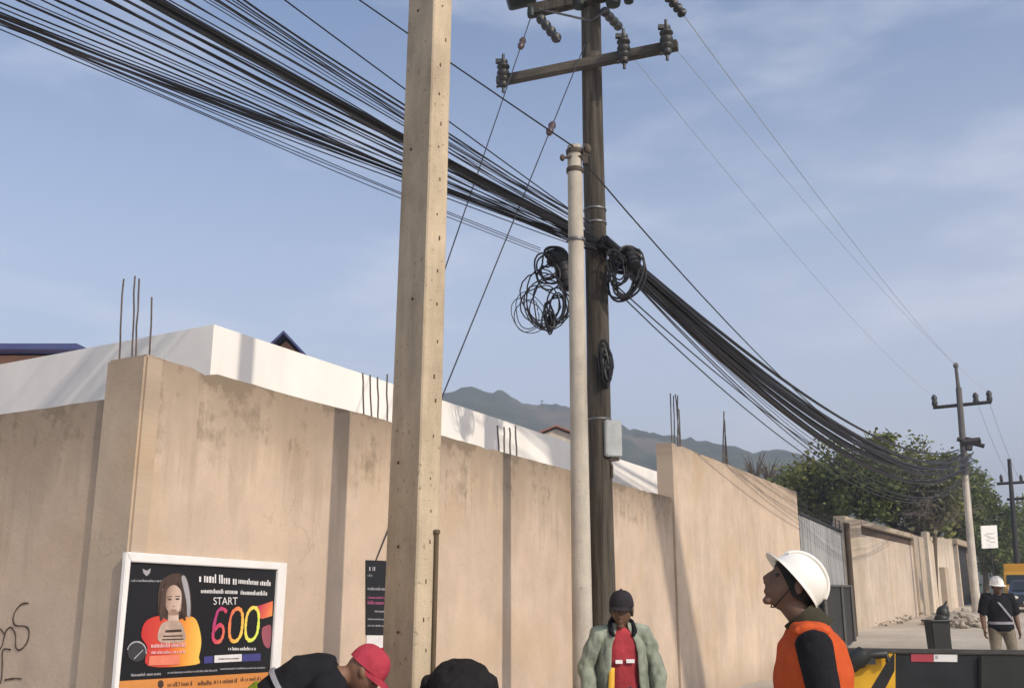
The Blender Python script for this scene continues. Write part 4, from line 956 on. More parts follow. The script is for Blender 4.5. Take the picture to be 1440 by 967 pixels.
for sx in (-.6, .6):
    mb = MB(); mb.ell((cx + sx, Yc - .005, cz + .62), (.17, .05, .08)); mb.build('headlight', M_lens, pc_, smooth=True)
    for yy in (.75, 3.4): wheel(pc_, (cx + sx * 1.32, Yc + yy, cz + .31), .31, .2, (1, 0, 0))
mb = MB(); mb.box((cx, Yc - .03, cz + .4), (.5, .02, .12)); mb.build('number_plate', M_sign, pc_)

yt.rotation_euler.z = -R(31); pc_.rotation_euler.z = -R(30)
# work truck across the road, its side panel in front of us
M_bed = simple('black_truck_panel', (.020, .021, .024), .5, .1, var=.5, scale=5, spec=.4); M_bedr = simple('worn_dark_rail', (.085, .08, .072), .6, .3, var=.5, scale=9)
TYL, TYR = 6.6, 6.35
tl = atY(1166, 909, TYL); trr = atY(1440, 916, TYR); tdir = Vector((trr.x - tl.x, trr.y - tl.y, 0)).normalized(); tnn = Vector((tdir.y, -tdir.x, 0))
tz1 = (tl.z + trr.z) / 2; t0 = Vector((tl.x - .05, tl.y, 0)); TL_ = 4.3
trk = thing('work_truck', t0 + tdir * 2 + Vector((0, 0, 0)), 'black flatbed crane truck with yellow and black chevrons and red and white reflector', 'truck')
mb = MB(); mb.slab(t0 + tdir * .01, t0 + tdir * TL_, .05, .62, tz1 - .03, tnn); mb.build('side_panel', M_bed, trk, bevel=.006)
mb = MB(); mb.slab(t0 + tnn * .012, t0 + tdir * TL_ + tnn * .012, .075, tz1 - .027, tz1 + .002, tnn); mb.build('top_rail', M_bedr, trk, bevel=.006)
mb = MB(); mb.slab(t0 - tnn * .056, t0 + tdir * TL_ - tnn * .056, 2.1, .62, .74, tnn); mb.build('deck', M_bed, trk)
mb = MB(); mb.slab(t0 + tdir * .3 - tnn * .6, t0 + tdir * 6.2 - tnn * .6, .9, .42, .60, tnn); mb.build('chassis', M_darkm, trk)
def onbed(px, py, o=.0): return onplane(px, py, t0 + tnn * o, tnn)
M_chy = simple('chevron_yellow', (.72, .40, .03), .45, var=.2, scale=9); M_chb = simple('chevron_black', (.025, .025, .025), .5)
mb = MB(); q = [onbed(1163, 913, .0), onbed(1259, 915.5, .0), onbed(1259, 1015, .0), onbed(1163, 1015, .0)]; mb.hexa(q, [p + tnn * .006 for p in q]); mb.build('chevron_board', M_chy, trk)
mb = MB()
for x0 in (1162, 1222, 1282):
    pl = [(x0 - 14, 966), (x0 + 30, 916), (x0 + 52, 916), (x0 + 8, 966)] if x0 == 1222 else [(x0 - 20, 1012), (x0 + 70, 915), (x0 + 96, 915), (x0 + 10, 1012)]
    if x0 == 1162: pl = [(1166, 962), (1200, 915), (1222, 915), (1166, 985)]
    if x0 == 1222: pl = [(1205, 1000), (1246, 932), (1258, 916), (1258, 942), (1228, 1000)]
    if x0 == 1282: continue
    q = [onbed(x, y, .006) for x, y in pl]; mb.poly(q, .0025, tnn)
mb.build('chevron_stripe', M_chb, trk)
mb = MB(); mb.tube([onbed(1194, 932, .05), onbed(1207, 926, .07), onbed(1216, 917, .06)], [.05, .062, .05], 10); mb.ell(onbed(1196, 933, .06), (.06, .05, .055)); mb.tube([onbed(1210, 922, .05), onbed(1246, 919, .05), onbed(1249, 930, .05)], [.02, .026, .018], 8); mb.box(onbed(1222, 926, .04), (.06, .06, .06)); mb.build('latch', M_blackpl, trk, smooth=True)
mb = MB(); mb.ell(onbed(1216, 922, .09), (.018, .018, .018)); mb.build('latch_bolt', M_rim, trk, smooth=True)
M_red = simple('reflector_red', (.42, .05, .07), .3, var=.2, spec=.6)
for (a, b_, mm, nm) in ((1281, 1312.5, M_red, 'red_reflector'), (1313, 1346, M_sign, 'white_reflector')):
    mb = MB(); q = [onbed(a, 917.5, .0), onbed(b_, 918, .0), onbed(b_, 930, .0), onbed(a, 929.5, .0)]; mb.hexa(q, [p + tnn * .005 for p in q]); mb.build(nm, mm, trk)
mb = MB(); mb.box(onbed(1317.5, 923, .006), (.012, .003, .018)); mb.build('reflector_mark', M_pgrey, trk)
mb = MB(); q = [onbed(1376, 921, .0), onbed(1520, 923, .0), onbed(1520, 1010, .0), onbed(1376, 1010, .0)]; mb.hexa(q, [p + tnn * .03 for p in q]); mb.build('tool_locker', M_blackpl, trk, bevel=.01)
for s_ in (.9, 2.0, 5.3):
    for o_ in (-.3, -1.85): wheel(trk, t0 + tdir * s_ + tnn * o_ + Vector((0, 0, .42)), .42, .26, tnn)
# cab beyond the right edge of the picture and the crane it carries
M_truckw = simple('white_truck_paint', (.7, .7, .68), .35, var=.08, spec=.5)
c0 = t0 + tdir * 5.2 - tnn * .05
mb = MB(); mb.slab(c0, c0 + tdir * 1.7, 2.05, .5, 2.3, tnn); mb.build('cab', M_truckw, trk, bevel=.1)
mb = MB(); mb.slab(c0 + tdir * .6 + tnn * .01, c0 + tdir * 1.5 + tnn * .01, .03, 1.45, 2.05, tnn); mb.build('cab_window', M_glass, trk)
W1 = onwall(931, 702); W2 = onwall(974, 962); W2.z = max(W2.z, .1)
k2, k1 = 9.0, 9.6
hs = lambda W, k: W + Vector((sh.x * k, sh.y * k, math.tan(SUN_EL) * k))
P2 = hs(W2, k2); P1 = hs(W1, k1); bd = (P1 - P2).normalized(); P0 = P2 - bd * .9; P3 = P1 + bd * 2.5
cb0 = t0 + tdir * 4.75 - tnn * 1.1 + Vector((0, 0, .7))
M_crane = simple('crane_yellow_paint', (.55, .33, .04), .45, var=.2)
mb = MB(); mb.tube([cb0, cb0 + Vector((0, 0, 1.3))], [.22, .18], 12); mb.tube([cb0 + Vector((0, 0, 1.2)), P0], [.16, .14], 8); mb.tube([P0, P2, P1, P3], [.46, .46, .44, .40], 8); mb.ell(P0, (.27, .27, .27)); mb.build('crane_boom', M_crane, trk, smooth=True)

# ------------------------------------------------------------------ people
M_skin = {'dark': simple('dark_brown_skin', (.145, .080, .052), .55, var=.15, spec=.35), 'mid': simple('brown_skin', (.20, .105, .065), .55, var=.15, spec=.35)}
M_hairb = simple('black_hair', (.012, .010, .009), .6, var=.4, scale=60, bump=.4, stretch=(3, 3, .5))
M_eye = simple('dark_eye', (.02, .015, .012), .2, spec=.6)
def cloth(name, col, var=.3, sc=9): return simple(name, col, .9, var=var, scale=sc, bump=.35, spec=.1)
def bake(o, vox, smooth_it=6):
    md = o.modifiers.new('r', 'REMESH'); md.mode = 'VOXEL'; md.voxel_size = vox; md.use_smooth_shade = True
    if smooth_it: ms = o.modifiers.new('s', 'SMOOTH'); ms.factor = .5; ms.iterations = smooth_it
    dg = bpy.context.evaluated_depsgraph_get(); me = bpy.data.meshes.new_from_object(o.evaluated_get(dg))
    o.modifiers.clear(); old = o.data; o.data = me; me.name = o.name; bpy.data.meshes.remove(old); return o
def wrinkle(o, amp, sc):
    for v in o.data.vertices:
        p = v.co; k = mnoise.noise((p.x * sc, p.y * sc, p.z * sc * .6)) + .5 * mnoise.noise((p.x * sc * 2.3, p.y * sc * 2.3 + 5, p.z * sc * 1.2)); v.co = p + v.normal * (amp * k)
class Person:
    """body laid out by joints in its own frame (x right, y forward, z up), then turned by yaw and set at loc"""
    J0 = dict(pelvis=(0, 0, .94), waist=(0, -.005, 1.08), chest=(0, -.005, 1.28), neck=(0, -.01, 1.45), head=(0, .025, 1.585),
              shL=(-.185, -.01, 1.40), elL=(-.235, -.03, 1.12), wrL=(-.25, .05, .88), shR=(.185, -.01, 1.40), elR=(.235, -.03, 1.12), wrR=(.25, .05, .88),
              hipL=(-.09, 0, .90), knL=(-.11, .03, .50), anL=(-.12, -.01, .09), hipR=(.09, 0, .90), knR=(.11, .03, .50), anR=(.12, -.01, .09))
    def __init__(s, loc, yaw, h, label, hp=0, hy=0, hr=0, group=None, hs=1.0, **over):
        s.sc = h / 1.72; s.j = {k: Vector(v) for k, v in {**s.J0, **over}.items()}
        s.M = Matrix.Translation(loc) @ Matrix.Rotation(yaw, 4, 'Z') @ Matrix.Scale(s.sc, 4)
        s.H = Matrix.Translation(s.j['head']) @ Matrix.Rotation(hy, 4, 'Z') @ Matrix.Rotation(hp, 4, 'X') @ Matrix.Rotation(hr, 4, 'Y') @ Matrix.Scale(hs, 4)
        s.o = thing('person', loc, label, 'person', group)
    def fin(s, mb, name, mats, vox=None, sm=5, wr=None, smooth=True, label=None):
        mb.v = [s.M @ p for p in mb.v]; o = mb.build(name, mats, s.o, smooth=smooth, label=label)
        if vox: bake(o, vox, sm)
        if wr: wrinkle(o, *wr)
        return o
    def hp(s, p): return s.H @ Vector(p)
    def torso(s, mb, inf=0.0, lo='pelvis', arms=None):
        j = s.j; rx = (j['shR'] - j['shL']).normalized()
        up_ = j['chest'].lerp(j['neck'], .62)
        pts = [j['pelvis'] - (j['waist'] - j['pelvis']) * .45, j['pelvis'], j['waist'], j['chest'], up_, j['neck'] - (j['neck'] - j['chest']).normalized() * .01]
        rr = [(.14, .10), (.165, .115), (.148, .105), (.168, .118), (.155, .095), (.075, .065)]
        if lo == 'waist': pts = pts[1:]; rr = rr[1:]
        mb.tube(pts, [(a + inf, b + inf) for a, b in rr], 20, ref=rx)
    def limbs(s, mb, inf=0.0, arm=1.0, leg=True, armsc=1.0):
        j = s.j
        for sd_ in 'LR':
            sh_, el, wr = j['sh' + sd_], j['el' + sd_], j['wr' + sd_]; inn_ = j['chest'].lerp(j['neck'], .5).lerp(sh_, .45)
            pts = [inn_, sh_, sh_.lerp(el, .5), el]; rr = [.06, .064, .052, .044]
            if arm > .5: pts += [el.lerp(wr, .35), wr.lerp(el, .05)]; rr += [.044, .031]
            mb.tube(pts, [(a + inf) * armsc for a in rr], 14)
            if leg:
                h_, k_, a_ = j['hip' + sd_], j['kn' + sd_], j['an' + sd_]
                mb.tube([h_ + Vector((0, 0, .06)), h_, h_.lerp(k_, .5), k_, k_.lerp(a_, .3), a_], [.085 + inf, .088 + inf, .072 + inf, .056 + inf, .056 + inf, .040 + inf * 1.4], 14)
    def body(s, skin, vox=.009):
        j = s.j; mb = MB(); s.torso(mb); s.limbs(mb)
        # head with face
        vs = []; fs_ = []; nu, nv = 28, 20
        def P(th, ph):
            x, y, z = math.sin(th) * math.cos(ph), math.sin(th) * math.sin(ph), math.cos(th)
            X, Y_, Z = x * .076, y * (.098 if y < 0 else .094), z * .118
            if z < 0: X *= 1 - .30 * (-z) ** 1.6; Y_ = Y_ + (.012 * (-z) if y > 0 else .03 * (-z) ** 2)
            f_ = max(0, y)
            for ex in (-.032, .032): Y_ -= .014 * math.exp(-((X - ex) ** 2 + (Z - .012) ** 2) / .00022) * f_
            Y_ += .007 * math.exp(-((Z - .034) ** 2) / .00012 - X * X / .003) * f_
            return (X, Y_, Z)
        for i in range(1, nv):
            for k in range(nu): vs.append(P(math.pi * i / nv, 2 * math.pi * k / nu))
        vs += [(0, 0, .118), (0, .01, -.118)]; T_ = len(vs) - 2
        for i in range(nv - 2):
            for k in range(nu): a = i * nu + k; b_ = i * nu + (k + 1) % nu; fs_.append((a, a + nu, b_ + nu, b_))
        for k in range(nu): fs_.append((T_, k, (k + 1) % nu)); l = (nv - 2) * nu; fs_.append((T_ + 1, l + (k + 1) % nu, l + k))
        mb.add([s.hp(p) for p in vs], fs_)
        mb.tube([s.hp(p) for p in ((0, .086, .028), (0, .104, -.004), (0, .112, -.028))], [.009, .012, .016], 10); mb.ell(s.hp((0, .103, -.033)), (.021, .014, .011))
        mb.tube([s.hp(p) for p in ((-.026, .082, -.062), (0, .094, -.059), (.026, .082, -.062))], [.005, .009, .005], 8); mb.tube([s.hp(p) for p in ((-.022, .082, -.073), (0, .092, -.073), (.022, .082, -.073))], [.005, .009, .005], 8)
        mb.ell(s.hp((0, .070, -.102)), (.03, .022, .018))
        for ex in (-1, 1): mb.ell(s.hp((ex * .077, -.008, -.004)), (.013, .022, .034))
        hb = s.hp((0, -.025, -.07)); mb.tube([j['neck'] - (hb - j['neck']).normalized() * .05, j['neck'], hb], [.066, .058, .056], 14)
        for sd_ in 'LR':                               # hands: palm, four fingers, thumb
            w, e = j['wr' + sd_], j['el' + sd_]; t_ = (w - e).normalized(); inw = Vector((1 if sd_ == 'L' else -1, 0, 0)); fr = inw.cross(t_); fr.normalize(); inw = t_.cross(fr).normalized()
            if fr.y < 0 and abs(fr.y) > .3: fr = -fr
            mb.tube([w - t_ * .02, w + t_ * .03, w + t_ * .085], [(.026, .02), (.040, .018), (.042, .015)], 12, ref=fr)
            for i, L in enumerate((.070, .080, .074, .058)):
                b0 = w + t_ * .08 + fr * (.031 - .0205 * i); k1_ = b0 + (t_ * .9 + inw * .25).normalized() * L * .5; mb.tube([b0 - t_ * .02, b0, k1_, k1_ + (t_ * .6 + inw * .7).normalized() * L * .5], [.010, .010, .009, .007], 8)
            b0 = w + t_ * .028 + fr * .03; k1_ = b0 + (t_ * .6 + fr * .7 + inw * .3).normalized() * .04; mb.tube([b0 - fr * .015, b0, k1_, k1_ + (t_ * .9 + fr * .15 + inw * .3).normalized() * .032], [.012, .012, .011, .008], 8)
        for sd_ in 'LR':
            a_ = j['an' + sd_]; mb.tube([a_ + Vector((0, -.05, -.05)), a_ + Vector((0, .02, -.045)), a_ + Vector((0, .16, -.065))], [(.034, .035), (.038, .036), (.036, .02)], 12, ref=(1, 0, 0))
        s.bodyo = s.fin(mb, 'body', M_skin[skin], vox, 3)
        for ex in (-.032, .032):
            mb = MB(); mb.ell(s.hp((ex, .077, .011)), (.011, .011, .008), nu=10, nv=7); s.fin(mb, 'eye', M_eye)
    def hair(s, full=True):
        mb = MB(); vs = []; nu, nv = 22, 12
        for i in range(nv + 1):
            th = R(112) * i / nv
            for k in range(nu):
                ph = 2 * math.pi * k / nu; fr = max(0, math.sin(ph)); th2 = th * (1 - .42 * fr); r_ = 1.09 + .03 * mnoise.noise((k * .9, i * .9, 2))
                vs.append(s.hp((.078 * r_ * math.sin(th2) * math.cos(ph), .1 * r_ * math.sin(th2) * math.sin(ph) - .004, .12 * r_ * math.cos(th2))))
        fs_ = [(i * nu + k, i * nu + (k + 1) % nu, (i + 1) * nu + (k + 1) % nu, (i + 1) * nu + k) for i in range(nv) for k in range(nu)]
        fs_.append(tuple(range(nv * nu, nv * nu + nu))); mb.add(vs, fs_); return s.fin(mb, 'hair', M_hairb)
    def cap(s, mat, back=False, tilt=-.12, lab=None):
        C = s.H @ Matrix.Rotation(tilt, 4, 'X'); mb = MB(); nu, nv = 26, 9; vs = []
        for i in range(nv + 1):
            th = R(90) * i / nv
            for k in range(nu): ph = 2 * math.pi * k / nu; vs.append(C @ Vector((.089 * math.sin(th) ** .8 * math.cos(ph), .111 * math.sin(th) ** .8 * math.sin(ph), .022 + .118 * math.cos(th) ** .85)))
        fs_ = [(i * nu + k, i * nu + (k + 1) % nu, (i + 1) * nu + (k + 1) % nu, (i + 1) * nu + k) for i in range(nv) for k in range(nu)]; fs_.append(tuple(range(nv * nu, nv * nu + nu)))
        mb.add(vs, fs_); mb.ell(C @ Vector((0, 0, .143)), (.011, .011, .007)); o = s.fin(mb, 'cap', mat, label=lab)
        mb = MB(); sg = -1 if back else 1; up_, dn = [], []
        k = 12
        for i in range(k + 1):
            w = math.pi * i / k; y = .098 * math.sin(w) * .9; 
            inn_ = Vector((.084 * math.cos(w), sg * .105 * math.sin(w), .026)); ou = Vector((.078 * math.cos(w), sg * (.105 * math.sin(w) + .078 * math.sin(w) ** .6), .010 - .012 * abs(math.cos(w))))
            up_ += [inn_, ou]
        o_ = len(mb.v); mb.v += [C @ p for p in up_] + [C @ (p - Vector((0, 0, .004))) for p in up_]; m2 = 2 * (k + 1)
        for i in range(k):
            a = 2 * i; mb.f += [(a, a + 2, a + 3, a + 1), (a + m2, a + 1 + m2, a + 3 + m2, a + 2 + m2), (a + 1, a + 3, a + 3 + m2, a + 1 + m2)]; mb.m += [0] * 3
        b_ = s.fin(mb, 'peak', mat, smooth=True); b_.parent = o; return o
    def helmet(s, mat, tilt=.25):
        C = s.H @ Matrix.Rotation(tilt, 4, 'X'); C = C @ Matrix.Scale(.92, 4); mb = MB(); nu, nv = 36, 12; vs = []
        for i in range(nv + 1):
            th = R(90) * i / nv
            for k in range(nu):
                ph = 2 * math.pi * k / nu; ri = 1 + .022 * math.exp(-(math.cos(ph) / .16) ** 2) * math.sin(th)
                vs.append(C @ Vector((.112 * math.sin(th) ** .85 * math.cos(ph) * 1, .138 * math.sin(th) ** .85 * math.sin(ph) - .005, .022 + .132 * math.cos(th) ** .9 * ri)))
        fs_ = [(i * nu + k, i * nu + (k + 1) % nu, (i + 1) * nu + (k + 1) % nu, (i + 1) * nu + k) for i in range(nv) for k in range(nu)]
        mb.add(vs, fs_)
        # brim all round, longer at the front, with a turned lip
        ring = []
        for k in range(nu):
            ph = 2 * math.pi * k / nu; f_ = max(0, math.sin(ph)) ** 1.5
            dirv = Vector((math.cos(ph) * .112, math.sin(ph) * .138 - .005, 0)); e = Vector((math.cos(ph), math.sin(ph), 0))
            w = .015 + .034 * f_; ring.append([C @ (dirv * .97 + Vector((0, 0, .028))), C @ (dirv + e * w + Vector((0, 0, .016 - .006 * f_))), C @ (dirv + e * w + Vector((0, 0, .010 - .006 * f_))), C @ (dirv * .97 + Vector((0, 0, .018)))])
        o_ = len(mb.v)
        for r_ in ring: mb.v += r_
        for k in range(nu):
            for q in range(4): a = o_ + k * 4 + q; b2 = o_ + k * 4 + (q + 1) % 4; c2 = o_ + ((k + 1) % nu) * 4; mb.f.append((a, b2, c2 + (q + 1) % 4, c2 + q)); mb.m.append(0)
        for xx in (-.028, 0, .028):
            mb.tube([C @ Vector((xx, .138 * math.sin(a_) * 1.0 - .005, .026 + .136 * max(0, math.cos(a_)) ** .9)) for a_ in [R(-70 + 10 * i) for i in range(15)]], .0075, 8)
        o = s.fin(mb, 'helmet', mat)
        mb = MB()
        for sx in (-1, 1): mb.tube([C @ Vector((sx * .098, .02, .02)), s.hp((sx * .078, .03, -.06)), s.hp((sx * .03, .04, -.116))], .003, 6)
        mb.tube([s.hp((-.03, .04, -.118)), s.hp((.03, .04, -.118))], .003, 6); st = s.fin(mb, 'chin_strap', M_hairb); st.parent = o
        return o
    def shirt(s, mat, inf=.016, name='shirt', vox=.012, sleeve=1.0, wr=(.006, 11), tuck=False, label=None):
        mb = MB(); s.torso(mb, inf)
        j = s.j; s.limbs(mb, inf, arm=sleeve, leg=False); return s.fin(mb, name, mat, vox, 4, wr, label=label)
    def trousers(s, mat, vox=.012, wr=(.008, 9)):
        j = s.j; mb = MB(); rx = (j['hipR'] - j['hipL']).normalized()
        mb.tube([j['waist'].lerp(j['pelvis'], .3), j['pelvis'], j['hipL'].lerp(j['hipR'], .5) - Vector((0, 0, .04))], [(.158, .118), (.178, .13), (.15, .12)], 18, ref=rx)
        for sd_ in 'LR':
            h_, k_, a_ = j['hip' + sd_], j['kn' + sd_], j['an' + sd_]; mb.tube([h_ + Vector((0, 0, .05)), h_, h_.lerp(k_, .5), k_, k_.lerp(a_, .5), a_ - Vector((0, 0, .02))], [.10, .105, .090, .074, .072, .068], 14)
        s.fin(mb, 'trousers', mat, vox, 4, wr)
    def shoes(s, mat):
        for sd_ in 'LR':
            a_ = s.j['an' + sd_]; mb = MB(); mb.tube([a_ + Vector((0, -.075, -.05)), a_ + Vector((0, -.02, -.045)), a_ + Vector((0, .08, -.05)), a_ + Vector((0, .18, -.062)), a_ + Vector((0, .205, -.068))], [(.03, .035), (.046, .046), (.048, .04), (.044, .028), (.02, .015)], 14, ref=(1, 0, 0)); mb.tube([a_ + Vector((0, -.01, .05)), a_ + Vector((0, 0, -.05))], [.05, .05], 12); s.fin(mb, 'shoe', mat, .010, 3)
    def collar(s, mat, name='collar', r=.072, up=.035):
        j = s.j; ax = (s.hp((0, -.02, -.07)) - j['neck']).normalized(); c = j['neck'] - ax * .015; mb = MB()
        mb.tube([c - ax * .03, c, c + ax * up], [r + .02, r + .006, r], 18); s.fin(mb, name, mat)
M_boot = cloth('dark_boots', (.03, .025, .02)); M_jean = cloth('dark_blue_jeans', (.045, .055, .085)); M_blkcloth = cloth('black_cloth', (.016, .016, .019)); M_white_h = simple('white_helmet_plastic', (.78, .76, .70), .35, var=.05, spec=.5)

# 1 supervisor in the orange vest, looking up to the left
op = atY(1129, 830, 4.35); loc = Vector((op.x, 4.35, 0))
p1 = Person(loc, R(72), 1.713, 'man in white helmet and orange vest looking up, back to the black truck', hp=.44, hy=.30,
            head=(0, .045, 1.63), chest=(0, -.02, 1.28), neck=(0, -.015, 1.465), shL=(-.175, -.035, 1.40), elL=(-.205, -.075, 1.12), wrL=(-.21, .02, .88), elR=(.24, -.02, 1.12))
p1.body('dark', .007); p1.hair(); p1.helmet(M_white_h, .48); p1.shirt(M_blkcloth, .014); p1.trousers(M_jean); p1.shoes(M_boot); p1.collar(cloth('dark_olive_collar', (.05, .045, .03)), r=.082, up=.075)
M_vest = cloth('orange_vest_cloth', (.56, .095, .028), .2, 7)
def vest(pn, mat):
    j = pn.j; rx = (j['shR'] - j['shL']).normalized(); mb = MB(); up_ = j['chest'].lerp(j['neck'], .62)
    pts = [j['pelvis'] + Vector((0, 0, -.10)), j['pelvis'], j['waist'], j['chest'].lerp(j['waist'], .4), j['chest'], up_, j['chest'].lerp(j['neck'], .85), j['neck'] + Vector((0, 0, .0))]
    mb.tube(pts, [(.19, .165), (.19, .155), (.182, .158), (.184, .163), (.188, .165), (.19, .135), (.15, .098), (.085, .082)], 26, ref=rx)
    for sx in (-1, 1): mb.tube([j['neck'] + rx * sx * .06 + Vector((0, 0, -.005)), (j['shR'] if sx > 0 else j['shL']) + Vector((0, 0, .045))], [(.03, .085), (.026, .075)], 12, ref=(0, 0, 1))
    return pn.fin(mb, 'vest', mat, .010, 4, (.012, 11))
vest(p1, M_vest)
mb = MB(); j = p1.j
for sd_ in 'LR': mb.tube([j['sh' + sd_] + Vector((0, 0, .0)), j['sh' + sd_].lerp(j['el' + sd_], .5), j['el' + sd_], j['wr' + sd_]], [.070, .068, .060, .045], 16); mb.ell(j['sh' + sd_] + Vector((0, 0, -.015)), (.068, .070, .072))
p1.fin(mb, 'sleeves', M_blkcloth, .011, 5, (.008, 12))

# 2 man in the open green jacket
gp_ = atY(872, 830, 7.7); loc = Vector((gp_.x, 7.7, 0))
p2 = Person(loc, R(180 + 4), 1.60, 'man in dark cap, open pale green jacket and red shirt by the slim pole', hp=-.20, hy=-.42, hs=1.1,
            elL=(-.28, -.03, 1.13), wrL=(-.27, .10, .92), elR=(.28, -.03, 1.13), wrR=(.27, .10, .92), head=(0, .05, 1.575), shL=(-.17, -.01, 1.385), shR=(.17, -.01, 1.385))
p2.body('dark', .009); p2.hair(); p2.cap(cloth('dark_cap_cloth', (.030, .027, .030)), tilt=.16, lab='dark charcoal cap')
M_redc = cloth('red_shirt_cloth', (.38, .05, .06), .45); p2.shirt(M_redc, .014); p2.trousers(M_jean); p2.shoes(M_boot)
M_green = cloth('pale_green_jacket_cloth', (.27, .30, .235), .55, 9)
j = p2.j; mb = MB(); rx = (j['shR'] - j['shL']).normalized(); n_ = 30
rows_ = [(j['pelvis'] + Vector((0, 0, -.12)), .225, .185, .62), (j['pelvis'], .215, .175, .60), (j['waist'], .205, .17, .58), (j['chest'], .21, .165, .54), (j['chest'].lerp(j['neck'], .5), .185, .135, .46), (j['chest'].lerp(j['neck'], .8), .135, .105, .42), (j['neck'] + Vector((0, -.0, .03)), .092, .09, .45)]
for (c_, ra, rb, gap) in rows_:
    for i in range(n_ + 1):
        w = math.pi / 2 + gap + (2 * math.pi - 2 * gap) * i / n_; mb.v.append(c_ + Vector((ra * math.cos(w), rb * math.sin(w), 0)))
for r_ in range(len(rows_) - 1):
    for i in range(n_): a = r_ * (n_ + 1) + i; mb.f.append((a, a + 1, a + n_ + 2, a + n_ + 1)); mb.m.append(0)
jk = p2.fin(mb, 'jacket', M_green); so = jk.modifiers.new('t', 'SOLIDIFY'); so.thickness = .014; ssd = jk.modifiers.new('u', 'SUBSURF'); ssd.levels = ssd.render_levels = 2
dg = bpy.context.evaluated_depsgraph_get(); me = bpy.data.meshes.new_from_object(jk.evaluated_get(dg)); jk.modifiers.clear(); jk.data = me; wrinkle(jk, .016, 13)
mb = MB()
for sd_ in 'LR': mb.tube([j['chest'].lerp(j['neck'], .62).lerp(j['sh' + sd_], .30), j['chest'].lerp(j['neck'], .66).lerp(j['sh' + sd_], .72), j['sh' + sd_], j['sh' + sd_].lerp(j['el' + sd_], .5), j['el' + sd_], j['el' + sd_].lerp(j['wr' + sd_], .5), j['wr' + sd_]], [.085, .086, .084, .080, .076, .07, .055], 14)
p2.fin(mb, 'jacket_sleeves', M_green, .012, 3, (.018, 14))
mb = MB()
nk = p2.j['neck']; mb.tube([nk + Vector((-.075, .125, -.075)), nk + Vector((-.095, .09, -.04)), nk + Vector((-.085, .02, .02)), nk + Vector((-.05, -.075, .05)), nk + Vector((.05, -.075, .05)), nk + Vector((.085, .02, .02)), nk + Vector((.095, .09, -.04)), nk + Vector((.075, .125, -.075))], [(.012, .02), (.022, .034), (.024, .036), (.024, .036), (.024, .036), (.024, .036), (.022, .034), (.012, .02)], 10)
p2.fin(mb, 'dark_collar', M_blkcloth, .009, 3)
mb = MB()
for (x0, x1, z) in ((-.075, -.01, 1.19), (.02, .075, 1.185)): mb.box(p2.j['chest'] + Vector(((x0 + x1) / 2, .142, z - 1.28)), (x1 - x0, .012, .028))
p2.fin(mb, 'shirt_print', M_pwhite, smooth=False)
mb = MB(); mb.tube([p2.j['chest'] + Vector((.10, .125, -.14)), p2.j['pelvis'] + Vector((.115, .155, .05))], [(.022, .01), (.024, .01)], 10, ref=(1, 0, 0)); p2.fin(mb, 'yellow_strap', M_chy)

# 3 bent worker in the red cap
p3loc = atY(405, 830, 5.75); loc = Vector((p3loc.x - .05, 5.8, 0))
p3 = Person(loc, R(-82), 1.66, 'bent worker in black with red cap, stooping towards the square concrete pole', hp=-.95, hy=-.05, hs=1.12,
            pelvis=(0, -.12, .92), waist=(0, .0, 1.03), chest=(0, .16, 1.145), neck=(0, .365, 1.18), head=(0, .50, 1.205), shL=(-.18, .30, 1.13), elL=(-.22, .36, .84), wrL=(-.16, .50, .66), shR=(.18, .30, 1.13), elR=(.22, .36, .84), wrR=(.16, .50, .66),
            hipL=(-.10, -.10, .88), hipR=(.10, -.10, .88), knL=(-.13, .06, .50), knR=(.13, .06, .50), anL=(-.14, -.06, .09), anR=(.14, -.06, .09))
p3.body('mid', .009); p3.cap(cloth('red_cap_cloth', (.42, .05, .075), .3), tilt=.28, lab='red cap'); p3.shirt(M_blkcloth, .05, wr=(.012, 9)); p3.trousers(M_jean); p3.shoes(M_boot)
M_hiviz = cloth('hi_vis_green', (.22, .30, .02)); M_strip = cloth('grey_reflective_strip', (.30, .30, .32))
j = p3.j; rx = Vector((1, 0, 0)); mb = MB(); c_ = j['waist'].lerp(j['chest'], .45); tdv = (j['chest'] - j['waist']).normalized()
mb.tube([c_ - tdv * .013, c_ + tdv * .013], [(.232, .178)] * 2, 28, ref=rx); p3.fin(mb, 'reflective_strip', M_strip)
mb = MB(); c_ = j['waist'].lerp(j['pelvis'], .3); tdv = (j['waist'] - j['pelvis']).normalized(); mb.tube([c_ - tdv * .07, c_ + tdv * .05], [(.218, .178), (.214, .174)], 28, ref=rx); p3.fin(mb, 'vest_hem', M_hiviz)

# 4 second bent worker, back towards us
p4l = atY(656, 830, 6.0); loc = Vector((p4l.x, 5.75, 0))
p4 = Person(loc, R(6), 1.64, 'stooping worker in black seen from behind, right of the square concrete pole', hp=-.8, hy=0,
            pelvis=(0, -.10, .92), waist=(0, .03, 1.02), chest=(0, .21, 1.135), neck=(0, .40, 1.165), head=(.0, .52, 1.14), shL=(-.155, .34, 1.12), elL=(-.20, .40, .86), wrL=(-.14, .55, .70), shR=(.155, .34, 1.12), elR=(.20, .40, .86), wrR=(.14, .55, .70),
            hipL=(-.10, -.08, .88), hipR=(.10, -.08, .88), knL=(-.14, .06, .50), knR=(.14, .06, .50), anL=(-.15, -.06, .09), anR=(.15, -.06, .09))
p4.body('dark', .009); p4.hair(); p4.shirt(cloth('faded_black_shirt', (.020, .018, .018)), .028, wr=(.02, 9), sleeve=.3); p4.trousers(M_jean); p4.shoes(M_boot)

